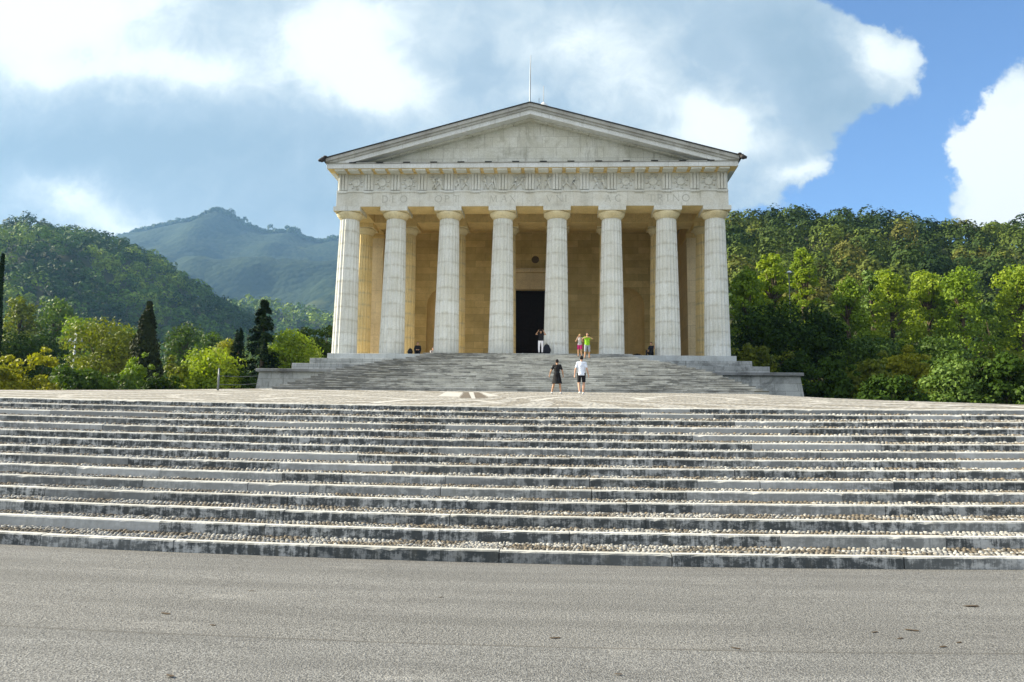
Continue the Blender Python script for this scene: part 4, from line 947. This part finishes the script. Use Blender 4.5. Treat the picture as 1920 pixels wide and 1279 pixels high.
def person(label, loc, rz, H, p, skin, hair, clothes, group=None, female=False, hairlen=0, hatlike=None):
    s = H/1.75; root = empty('person', loc, rz, label=label, cat='person', group=group)
    V = lambda q: Vector(q)*s
    J = {k: V(q) for k, q in dict(dict(pel=(0, 0, .95), waist=(0, 0, 1.10), chest=(0, 0, 1.30), neck=(0, .01, 1.49), head=(0, -.015, 1.635),
         hl=(-.095, 0, .92), hr=(.095, 0, .92), kl=(-.10, -.01, .49), kr=(.10, -.01, .49), al=(-.10, .02, .085), ar=(.10, .02, .085), tl=(-.11, -.13, .03), tr=(.11, -.13, .03),
         sl=(-.165, 0, 1.42), sr=(.165, 0, 1.42), el=(-.235, .03, 1.13), er=(.235, .03, 1.13), wl=(-.25, -.04, .88), wr=(.25, -.04, .88)), **p).items()}
    body = MB(); w = .88 if female else 1.0
    # torso
    def torso(m, g=0, top='neck', lo='pel'):
        for c, r in ((J['pel'], (.165+g, .115+g, .12+g)), (J['pel'].lerp(J['waist'], .5), (.155*w+g, .105+g, .12+g)), (J['waist'], (.135*w+g, .10+g, .12+g)), (J['waist'].lerp(J['chest'], .5), (.15*w+g, .108+g, .12+g)), (J['chest'], (.17*w+g, .115+g, .14+g))):
            m.ball(c, tuple(x*s for x in r), 16, 10)
        limb(m, [J['sl'], J['chest'].lerp(J['neck'], .55), J['sr']], [(.060+g)*s, (.085+g)*s, (.060+g)*s])
    torso(body)
    limb(body, [J['chest'].lerp(J['neck'], .6), J['neck'], J['neck'].lerp(J['head'], .5)], [.07*s, .055*s, .052*s])
    hd = J['head']; body.ball(hd, (.076*s, .095*s, .115*s), 18, 12)
    f = (J['face'] if 'face' in J else V((0, -1, 0))).normalized(); rt = f.cross(Vector((0, 0, 1))).normalized()
    body.ball(hd+f*.045*s-Vector((0, 0, .05*s)), (.055*s, .055*s, .065*s), 12, 8)  # jaw
    body.ball(hd+f*.098*s-Vector((0, 0, .012*s)), (.014*s, .020*s, .024*s), 8, 6)  # nose
    for sg in (-1, 1): body.ball(hd+rt*sg*.078*s-Vector((0, 0, .01*s)), (.012*s, .02*s, .03*s), 8, 6)
    body.ball(hd+f*.088*s-Vector((0, 0, .060*s)), (.026*s, .016*s, .010*s), 8, 6)  # lips
    for a in 'lr':
        limb(body, [J['h'+a], J['h'+a].lerp(J['k'+a], .5), J['k'+a], J['k'+a].lerp(J['a'+a], .35), J['a'+a]], [.088*s, .075*s, .054*s, .056*s, .036*s])
        limb(body, [J['a'+a]+Vector((0, .03*s, -.03*s)), J['t'+a]], [.034*s, .026*s])
        limb(body, [J['s'+a], J['s'+a].lerp(J['e'+a], .5), J['e'+a], J['e'+a].lerp(J['w'+a], .35), J['w'+a]], [.050*s, .045*s, .036*s, .037*s, .024*s])
        d = (J['w'+a]-J['e'+a]); pal = J.get('p'+a, V((0, 0, 0)))
        pal = pal if pal.length > 0 else Vector((1 if a == 'l' else -1, 0, 0)); hand(body, J['w'+a], J.get('d'+a, d), pal, .45, s*.95, 1 if a == 'l' else -1)
    solid(body, 'body', M[skin], root, .0085)
    # eyes
    for sg in (-1, 1):
        e = MB(); e.ball(hd+f*.084*s+rt*sg*.03*s+Vector((0, 0, .012*s)), .010*s, 8, 6); e.build('eye', M['dark_hair'], root, True).parent = root
    hm = MB(); hc = hd-f*.014*s+Vector((0, 0, .022*s)); hm.ball(hc, (.086*s, .098*s, .112*s), 16, 12)
    if hairlen: limb(hm, [hc-f*.05*s, hc-f*.085*s-Vector((0, 0, .12*s)), hc-f*.07*s-Vector((0, 0, hairlen*s))], [.075*s, .06*s, .035*s])
    if hatlike == 'bun': hm.ball(hc-f*.09*s+Vector((0, 0, .05*s)), .042*s, 10, 8)
    # clear the face
    hair_o = solid(hm, 'hair', M[hair], root, .012, 1)
    me = hair_o.data; bm = bmesh.new(); bm.from_mesh(me)
    kill = [vv for vv in bm.verts if (vv.co-hd).dot(f) > .035*s and (vv.co-hd).z < .055*s]
    bmesh.ops.delete(bm, geom=kill, context='VERTS'); bm.to_mesh(me); bm.free()
    for kind, mat, *arg in clothes:
        m = MB(); cuts = []
        if kind in ('shirt', 'tank', 'dress'):
            torso(m, .016)
            if not female:
                for t_ in (.15, .4, .65, .9): c_ = J['pel'].lerp(J['chest'], t_); m.ball(c_, (.172*s, .125*s, .12*s), 16, 10)
            lo = arg[0] if arg else .92
            if kind == 'dress':
                n = 8
                m.lathe([(.165*s, .90*s), (.175*s, 1.05*s)], 18, (J['pel'].x, J['pel'].y))
                pr = [( (.17+.10*(1-j/n))*s, (lo+(1.0-lo)*j/n)*s) for j in range(n+1)]
                cuts = [((0, 0, lo*s+.01), (0, 0, -1))]; q0 = len(m.v); m.lathe(pr, 24, (J['pel'].x, J['pel'].y))
                m.v[q0:] = [(x+.006*math.sin(i*1.9), J['pel'].y+(y-J['pel'].y)*.72, z) for i, (x, y, z) in enumerate(m.v[q0:])]
            elif lo < .95: m.ball((J['pel'].x, J['pel'].y, (lo+.05)*s), (.188*s, .142*s, .16*s), 16, 10)
            if kind != 'dress' and J['pel'].z > .5: cuts = [((0, 0, lo*s), (0, 0, -1))]
            if kind != 'tank':
                fr_ = .62 if len(arg) < 2 else arg[1]
                for a in 'lr': limb(m, [J['s'+a], J['s'+a].lerp(J['e'+a], fr_*.5), J['s'+a].lerp(J['e'+a], fr_)], [.062*s, .058*s, .056*s])
        if kind in ('shorts', 'trousers'):
            m.ball(J['pel'], (.178*s, .128*s, .13*s), 16, 10)
            t = arg[0] if arg else (.85 if kind == 'shorts' else 1)
            for a in 'lr':
                if kind == 'shorts': cuts = [((0, 0, (J['h'+a].lerp(J['k'+a], t)).z-.02*s), (0, 0, -1))]; limb(m, [J['h'+a], J['h'+a].lerp(J['k'+a], t*.5), J['h'+a].lerp(J['k'+a], t)], [.104*s, .092*s, .082*s])
                else: limb(m, [J['h'+a], J['h'+a].lerp(J['k'+a], .5), J['k'+a], J['k'+a].lerp(J['a'+a], .35), J['k'+a].lerp(J['a'+a], .93)], [.102*s, .088*s, .068*s, .068*s, .052*s])
        if kind == 'shoes':
            for a in 'lr':
                sm = MB(); limb(sm, [J['a'+a]+Vector((0, .035*s, -.035*s)), J['a'+a].lerp(J['t'+a], .5)-Vector((0, 0, .01*s)), J['t'+a]], [.048*s, .044*s, .036*s])
                solid(sm, 'shoe', M[mat], root, .012)
            continue
        if kind == 'panel':
            m.v = []; x0 = J['pel'].x; m.box(x0-.12*s, x0+.01*s, .115*s, .20*s, arg[0]*s, 1.16*s); m.build('dress_panel', M[mat], None, fix=True, bevel=.03).parent = root; continue
        if kind == 'phone':
            c = (J['wl']+J['wr'])/2+Vector((0, -.03*s, .06*s)) if not arg else V(arg[0]); m.box(c.x-.07*s, c.x+.07*s, c.y-.012, c.y+.0, c.z-.03*s, c.z+.045*s); m.build('phone', M[mat], None, bevel=.004).parent = root; continue
        solid(m, {'tank': 'vest_top'}.get(kind, kind), M[mat], root, .011, 1, cuts)
    return root
pm = onterr(1090, 740); pf = onterr(1044, 739)
PX, PY = pm.x, pm.y
def onground(q): return (q.x, q.y, zterr(q.y)+zw(q.x, q.y)+.004)
person('man in white shirt and black shorts walking towards the temple stairs, seen from behind', onground(pm), R(176), 1.84,
       dict(kl=(-.11, -.06, .50), al=(-.08, -.12, .10), tl=(-.09, -.27, .035), kr=(.11, .02, .49), ar=(.07, .13, .11), tr=(.07, 0, .03), el=(-.26, .06, 1.13), wl=(-.31, -.06, .90), er=(.27, .05, 1.13), wr=(.30, .02, .88)),
       'fair', 'dark_hair', [('shirt', 'white_shirt_cotton', .86), ('shorts', 'black_cotton', .80), ('shoes', 'white_shoe')])
person('woman in a black knee-length dress walking towards the stairs, seen from behind', onground(pf), R(172), 1.68,
       dict(kl=(-.15, -.02, .49), al=(-.20, .02, .09), tl=(-.22, -.12, .03), kr=(.16, .0, .49), ar=(.25, .03, .09), tr=(.27, -.10, .03), el=(-.29, .04, 1.14), wl=(-.30, -.08, .95), er=(.30, .05, 1.16), wr=(.38, -.06, .97)),
       'tan', 'dark_hair', [('dress', 'black_cotton', .52), ('shoes', 'white_shoe')], female=True, hatlike='bun')
def zstep(y): k = min(max(int((y-41.5)/.6), 0), NS-1); return 4.42+(k+1)*(ZB-.012-4.42)/NS
q = at(1087, 650, 52.15); person('blonde woman in grey top and magenta shorts raising a camera on the top steps', (q.x, 52.15, zstep(52.15)+.005), R(-12), 1.66,
       dict(el=(-.27, -.16, 1.17), wl=(-.10, -.24, 1.46), er=(.27, -.12, 1.17), wr=(.08, -.24, 1.46), pl=(1, 0, 0), pr=(-1, 0, 0), kr=(.13, -.05, .49), ar=(.14, 0, .085), tr=(.16, -.14, .03)),
       'tan', 'blond_hair', [('tank', 'grey_print_cotton', .90), ('shorts', 'magenta_cotton', .72), ('shoes', 'dark_shoe'), ('phone', 'phone_black')], female=True, hairlen=.22)
q = at(1101, 650, 51.6); person('man in lime green shirt and grey shorts raising a phone on the top steps', (q.x, 51.6, zstep(51.6)+.005), R(14), 1.84,
       dict(el=(-.34, -.14, 1.34), wl=(-.12, -.30, 1.42), er=(.33, -.14, 1.34), wr=(.08, -.30, 1.42), pl=(1, 0, 0), pr=(-1, 0, 0), kl=(-.13, 0, .49), al=(-.16, .02, .085), tl=(-.19, -.12, .03), kr=(.13, 0, .49), ar=(.16, .02, .085), tr=(.19, -.12, .03)),
       'tan', 'dark_hair', [('shirt', 'lime_cotton', .90, .75), ('shorts', 'grey_shorts_cotton', .95), ('shoes', 'dark_shoe'), ('phone', 'phone_black')])
q = at(1014, 650, 53.3); person('woman in black top and white trousers lifting both hands to her head before the door', (q.x, 53.3-.2, zstep(53.0)+.018), R(2), 1.70,
       dict(el=(-.36, -.10, 1.42), wl=(-.20, -.16, 1.63), er=(.36, -.10, 1.40), wr=(.20, -.16, 1.63), dl=(.3, 0, 1), dr=(-.3, 0, 1), pl=(1, 0, 0), pr=(-1, 0, 0), kl=(-.13, -.02, .49), al=(-.12, .02, .085), tl=(-.13, -.12, .03), kr=(.12, -.02, .49), ar=(.11, .02, .085), tr=(.12, -.12, .03)),
       'tan', 'brown_hair', [('shirt', 'black_cotton', .94, .35), ('trousers', 'white_trouser_cotton'), ('shoes', 'dark_shoe'), ('phone', 'phone_black', (0, -.2, 1.66))], female=True, hairlen=.2)
seat = dict(pel=(0, 0, .16), waist=(0, .02, .32), chest=(0, .0, .52), neck=(0, -.02, .71), head=(0, -.05, .86), hl=(-.10, -.02, .13), hr=(.10, -.02, .13), kl=(-.20, -.34, .42), kr=(.22, -.30, .40), al=(-.14, -.52, .07), ar=(.15, -.50, .07), tl=(-.15, -.64, .03), tr=(.17, -.62, .03),
            sl=(-.17, 0, .64), sr=(.17, 0, .64), el=(-.24, -.16, .40), er=(.24, -.16, .40), wl=(-.12, -.36, .36), wr=(.12, -.34, .36))
q = at(781, 655, 54.0); person('person in black sitting on the floor edge between the second and third front columns', (q.x, 54.45, ZB+.004), R(8), 1.72, seat, 'tan', 'dark_hair', [('shirt', 'black_cotton', .16, .9), ('trousers', 'black_cotton'), ('shoes', 'dark_shoe')])
q = at(810, 655, 57.0); person('person partly hidden by the third front column, sitting on the porch floor', (q.x, 57.3, ZB+.004), R(40), 1.70, seat, 'fair', 'dark_hair', [('shirt', 'grey_print_cotton', .16, .9), ('trousers', 'black_cotton'), ('shoes', 'dark_shoe')])
q = at(1221, 650, 54.6); person('dark-haired person with raised arm sitting just left of the seventh column', (q.x, 54.5, ZB+.004), R(-35), 1.72,
       dict(seat, er=(.34, -.16, .56), wr=(.40, -.30, .80), dr=(.2, -.2, 1), pel=(0, 0, .22), waist=(0, .01, .4), chest=(0, 0, .62), neck=(0, -.02, .81), head=(0, -.04, .96), sl=(-.17, 0, .74), sr=(.17, 0, .74)), 'tan', 'dark_hair', [('shirt', 'dark_navy_cotton', .22, .6), ('trousers', 'black_cotton'), ('shoes', 'dark_shoe')])
# bags
def bag(label, px, py, Y, w, h, z, mat='black_cotton', rz=0):
    q = at(px, py, Y); root = empty('backpack', (q.x, Y, z+.003), rz, label=label, cat='bag')
    m = MB(); m.ball((0, 0, h*.42), (w*.5, w*.36, h*.42), 14, 10); m.ball((0, .02, h*.68), (w*.36, w*.3, h*.31), 12, 8); m.ball((0, -w*.3, h*.3), (w*.34, w*.16, h*.24), 12, 8)
    b = solid(m, 'bag_body', M[mat], root, .02); t = MB(); t.tube([(-.05, .03, h*.93), (-.03, .03, h*1.05), (.03, .03, h*1.05), (.05, .03, h*.93)], .012, 6); t.build('handle', M[mat], None, True).parent = root
    s = MB(); s.tube([(-w*.3, w*.2, h*.85), (-w*.42, w*.42, h*.5), (-w*.3, w*.3, h*.1)], .016, 6); s.build('strap', M[mat], None, True).parent = root
    return root
bag('black backpack on the floor left of the seated person in black', 769, 658, 54.3, .42, .48, ZB)
bag('large black bag on the step beside the foot of the fifth front column', 1025, 660, 53.85, .62, .80, ZB, 'dark_navy_cotton')
bag('low black bag on the porch floor between the sixth and seventh front columns', 1195, 664, 54.8, .75, .24, ZB)
q = at(975, 664, 54.0); m = MB(); m.ball((0, 0, .05), (.30, .16, .06), 12, 8); m.ball((.18, .03, .09), (.14, .10, .06), 10, 6); o = solid(m, 'folded_jacket', M['white_shirt_cotton'], None, .015); o.location = (q.x, 54.2, ZB+.01); tag(o, 'small pale bundle of cloth lying before the door', 'jacket')

# ------------------------------------------------------------------ posts and small things
q0 = onterr(410, 732); p0 = at(410, 692, q0.y); pr = empty('fence_post', (q0.x, q0.y-.1, q0.z-.1), label='single pale metal post in front of the bright yellow-green tree', cat='post')
hh = p0.z-q0.z+.1; m = MB(); m.lathe([(.05, 0), (.05, hh-.45), (.04, hh-.4), (.04, hh)], 12); m.build('pole', M['post'], None, True).parent = pr
m = MB(); m.lathe([(.048, hh), (.04, hh+.03), (.01, hh+.04)], 12); m.build('end_cap', M['post'], None, True).parent = pr
m = MB()
a, b = Vector((q0.x, q0.y-.1, at(410, 705, q0.y).z)), Vector((at(484, 705, q0.y+6).x, q0.y+6, at(484, 705, q0.y+6).z))
for dz_ in (0, -.45): m.tube([a+Vector((0, 0, dz_)), a.lerp(b, .5)+Vector((0, 0, dz_-.05)), b+Vector((0, 0, dz_))], .014, 6)
w_ = m.build('fence_wire', M['wire'], None, True); tag(w_, 'thin wire running from the pale post to the podium wall', 'wire')
q = at(143, 628, 75); up = empty('utility_pole', (q.x, 75, gz(q.x, 75)), label='pole with short cross arm and pale insulators standing among the left trees', cat='pole')
zt = q.z-gz(q.x, 75); m = MB(); m.lathe([(.12, 0), (.09, zt-.1)], 10); m.build('pole', M['crosssteel'], None, True).parent = up
m = MB(); m.box(-.75, .75, -.06, .06, zt-.75, zt-.62); m.build('cross_arm', M['crosssteel'], None).parent = up
for x in (-.65, 0, .65):
    m = MB(); zz = zt-.62 if x else zt-.1; m.lathe([(.04, zz), (.11, zz+.05), (.05, zz+.1), (.11, zz+.16), (.04, zz+.24)], 10, (x, 0)); m.build('insulator', M['whitepaint'], None, True).parent = up
q = at(1479, 512, 88); lp = empty('street_lamp', (q.x, 88, gz(q.x, 88)), label='small white lamp head on a thin pole among the trees right of the temple', cat='lamp')
zt = q.z-gz(q.x, 88); m = MB(); m.lathe([(.08, 0), (.05, zt)], 10); m.build('pole', M['wire'], None, True).parent = lp
m = MB(); m.ball((0, -.15, zt+.05), (.26, .34, .16), 12, 8); m.build('lamp_head', M['whitepaint'], None, True).parent = lp

lfm = MB(); 
for i in range(7): a = i/7*6.283; lfm.v.append((.045*math.cos(a)*(1+.4*(i % 2)), .02*math.sin(a)*(1+.5*((i+1) % 2)), .004+.008*(i % 2)))
lfm.v.append((0, 0, .016)); lfm.v.append((0, 0, 0)); lfm.f = [(i, (i+1) % 7, 7) for i in range(7)]+[((i+1) % 7, i, 8) for i in range(7)]
lf0 = None
for px, py, k in ((312, 1141, 1.5), (472, 1098, .8), (400, 1160, .9), (1042, 1178, 1.3), (1822, 1129, 2.2), (1710, 1170, 1.6), (1688, 1184, 1.), (1768, 1200, 1.1), (1640, 1172, 1.), (1798, 1193, .9), (828, 1106, .8), (320, 1255, 1.), (1160, 1246, .8), (1380, 1198, 1.)):
    d = _f+_r*((px-SX-960)/F)-_u*((py-SY-639.5)/F); q = EYE+d*(-1.52/d.z); zg = zw(q.x, q.y)
    if lf0 is None: o = lf0 = lfm.build('fallen_leaf', M['dryleaf'])
    else: o = lf0.copy(); C.objects.link(o)
    o.location = (q.x, q.y, zg+(.016 if q.y < seam(q.x) else .003)); o.rotation_euler.z = random.uniform(-.5, .5); o.scale = (k*.75, k*.6, k*.3)
    tag(o, 'small dark dry leaf lying flat on the grey asphalt', 'leaf', 'dry leaves scattered on the asphalt')

# ------------------------------------------------------------------ light, sky
SE, SAZ = R(30), R(6)
sd_ = Vector((-math.cos(SAZ)*math.cos(SE), math.sin(SAZ)*math.cos(SE), math.sin(SE)))
sl = bpy.data.lights.new('sun', 'SUN'); sl.energy = 5.0; sl.angle = R(.5); sl.color = (1, .89, .67)
so = bpy.data.objects.new('sun', sl); C.objects.link(so); so.rotation_mode = 'QUATERNION'; so.rotation_quaternion = sd_.to_track_quat('Z', 'Y')
w = bpy.data.worlds.new('World'); scene.world = w; w.use_nodes = True; nt = w.node_tree; nt.nodes.clear()
out = nt.nodes.new('ShaderNodeOutputWorld')
sky = nd(nt, 'ShaderNodeTexSky'); sky.sky_type = 'NISHITA'; sky.sun_disc = False; sky.sun_elevation = SE; sky.sun_rotation = math.atan2(sd_.x, sd_.y); sky.air_density = 1.0; sky.dust_density = .6; sky.ozone_density = 2.2
tc = nd(nt, 'ShaderNodeTexCoord').outputs['Generated']
sx = nd(nt, 'ShaderNodeSeparateXYZ'); L(nt, tc, sx.inputs[0])
yy = mth(nt, 'MAXIMUM', mth(nt, 'ABSOLUTE', sx.outputs[1]), .05)
u0, v0 = mth(nt, 'DIVIDE', sx.outputs[0], yy), mth(nt, 'DIVIDE', sx.outputs[2], yy)
cb = nd(nt, 'ShaderNodeCombineXYZ'); L(nt, u0, cb.inputs[0]); L(nt, v0, cb.inputs[1])
w1 = noise(nt, cb.outputs[0], 3.2, 7, .6); w2 = nd(nt, 'ShaderNodeSeparateColor'); L(nt, w1.outputs['Color'], w2.inputs[0])
wp = noise(nt, cb.outputs[0], 11, 6, .62); w3 = nd(nt, 'ShaderNodeSeparateColor'); L(nt, wp.outputs['Color'], w3.inputs[0])
def warp(a, b1, b2, k1, k2): return mth(nt, 'ADD', a, mth(nt, 'ADD', mth(nt, 'MULTIPLY', mth(nt, 'SUBTRACT', b1, .5), k1), mth(nt, 'MULTIPLY', mth(nt, 'SUBTRACT', b2, .5), k2)))
uu = warp(u0, w2.outputs[0], w3.outputs[0], .22, .07); vv = warp(v0, w2.outputs[1], w3.outputs[1], .16, .06)
def field(blobs, p_=1.):
    tot = None
    for px, py, rx, ry, wt in blobs:
        q = at(px, py, 1000.)-EYE; cu, cv = q.x/q.y, q.z/q.y
        a = mth(nt, 'DIVIDE', mth(nt, 'SUBTRACT', uu, cu), rx/F); b = mth(nt, 'DIVIDE', mth(nt, 'SUBTRACT', vv, cv), ry/F)
        e = mth(nt, 'MULTIPLY', mth(nt, 'EXPONENT', mth(nt, 'MULTIPLY', mth(nt, 'ADD', mth(nt, 'MULTIPLY', a, a), mth(nt, 'MULTIPLY', b, b)), -1.)), wt)
        tot = e if tot is None else mth(nt, 'ADD', tot, e)
    return tot
cover = field([(100, 60, 420, 260, 1.0), (300, 330, 460, 200, 1.7), (700, 120, 260, 300, 1.3), (900, 330, 350, 200, .8), (1120, 120, 330, 260, 1.2), (1420, 120, 260, 190, 1.3), (1660, 115, 125, 80, 1.1), (1330, 290, 200, 110, .7), (-300, 200, 500, 400, 1.2), (600, -300, 900, 300, 1.2),
               (1870, 300, 110, 120, 1.5), (1960, 220, 120, 120, 1.0), (1488, 335, 46, 24, .62), (1880, 395, 160, 40, .7), (470, 110, 45, 90, -.42), (230, 90, 60, 60, -.2), (1800, 120, 110, 190, -.9), (1620, 330, 120, 130, -.6), (1395, 10, 60, 30, -.2), (620, 380, 200, 90, .8), (2300, 250, 250, 250, .9), (1630, -10, 120, 50, -.6)])
fb = noise(nt, cb.outputs[0], 5.5, 8, .6); fb2 = noise(nt, cb.outputs[0], 17, 8, .62, .6)
alpha = ramp(nt, mth(nt, 'ADD', mth(nt, 'ADD', cover, mth(nt, 'MULTIPLY', mth(nt, 'SUBTRACT', fb2.outputs[0], .5), 1.1)), mth(nt, 'MULTIPLY', mth(nt, 'SUBTRACT', fb.outputs[0], .5), 1.5)), .32, .66)
lit = field([(60, 20, 300, 120, 1.3), (630, 90, 130, 130, 1.25), (720, 180, 120, 60, .6), (340, 140, 180, 60, .8), (110, 150, 90, 50, .5), (130, 385, 110, 40, .9), (210, 430, 90, 30, .6), (1655, 105, 90, 70, .95), (1860, 290, 100, 120, 1.4), (1960, 240, 120, 140, .8), (1330, 205, 80, 60, .8), (1130, 80, 160, 60, .5), (1190, 170, 150, 80, .45),
             (880, 60, 200, 80, .25), (1370, 260, 160, 40, .5), (1488, 335, 60, 30, .8), (1880, 400, 140, 30, .5), (1570, 60, 60, 60, .5), (-400, 0, 400, 300, .8), (600, -350, 800, 260, .9), (990, 160, 50, 20, .35), (1000, 350, 300, 100, .4)])
dk = field([(320, 285, 330, 60, .62), (560, 400, 220, 60, .5), (400, 350, 260, 50, .2), (880, 130, 60, 60, .3), (1490, 130, 100, 90, .6), (1560, 230, 110, 60, .4), (1440, 40, 120, 60, .35), (1080, 200, 80, 50, .35), (1280, 90, 60, 40, .3), (30, 300, 140, 50, .4)])
lv = mth(nt, 'ADD', mth(nt, 'ADD', mth(nt, 'SUBTRACT', lit, dk), mth(nt, 'MULTIPLY', mth(nt, 'SUBTRACT', fb2.outputs[0], .5), .85)), mth(nt, 'MULTIPLY', mth(nt, 'SUBTRACT', fb.outputs[0], .5), .9))
lf = ramp(nt, lv, -.55, 1.0, False)
cr = nd(nt, 'ShaderNodeValToRGB'); L(nt, lf, cr.inputs[0]); e = cr.color_ramp.elements
e[0].position = 0; e[0].color = (.275, .39, .485, 1); e[1].position = 1; e[1].color = (.82, .85, .86, 1)
for ps, c_ in ((.36, (.36, .47, .56)), (.62, (.53, .62, .67)), (.85, (.78, .84, .85))): k = e.new(ps); k.color = (*c_, 1)
b1 = nd(nt, 'ShaderNodeBackground'); L(nt, mixc(nt, 1., sky.outputs[0], (.80, 1.0, 1.2), 'MULTIPLY'), b1.inputs[0]); b1.inputs[1].default_value = .068
b2_ = nd(nt, 'ShaderNodeBackground'); L(nt, mixc(nt, ramp(nt, sx.outputs[1], .15, -.35), cr.outputs[0], (.84, .88, .91)), b2_.inputs[0]); rear = ramp(nt, sx.outputs[1], .15, -.35); L(nt, mth(nt, 'MULTIPLY', mth(nt, 'ADD', mth(nt, 'MULTIPLY', rear, .15), 1.0), .465), b2_.inputs[1])  # clouds behind the camera made brighter and fuller, added to fill the shaded facade
mx = nd(nt, 'ShaderNodeMixShader'); L(nt, mth(nt, 'MAXIMUM', alpha, mth(nt, 'MULTIPLY', ramp(nt, sx.outputs[1], .1, -.35), .85)), mx.inputs[0]); L(nt, b1.outputs[0], mx.inputs[1]); L(nt, b2_.outputs[0], mx.inputs[2]); L(nt, mx.outputs[0], out.inputs[0])

# haze in the valley
m, nt2, out2 = newmat('valley_haze'); pv = nt2.nodes.new('ShaderNodeVolumePrincipled'); pv.inputs['Color'].default_value = (.32, .60, 1, 1); pv.inputs['Density'].default_value = .00010; pv.inputs['Anisotropy'].default_value = .2
L(nt2, pv.outputs[0], out2.inputs['Volume'])
hz = MB().box(-3400, 2800, -60, 4300, -40, 780).build('haze', m, None); tag(hz, kind='stuff')

scene.view_settings.view_transform = 'Standard'; scene.view_settings.look = 'None'; scene.view_settings.exposure = 1.48; scene.view_settings.gamma = 1
scene.cycles.max_bounces = 6; scene.cycles.diffuse_bounces = 4; scene.cycles.volume_bounces = 0; scene.cycles.use_denoising = True
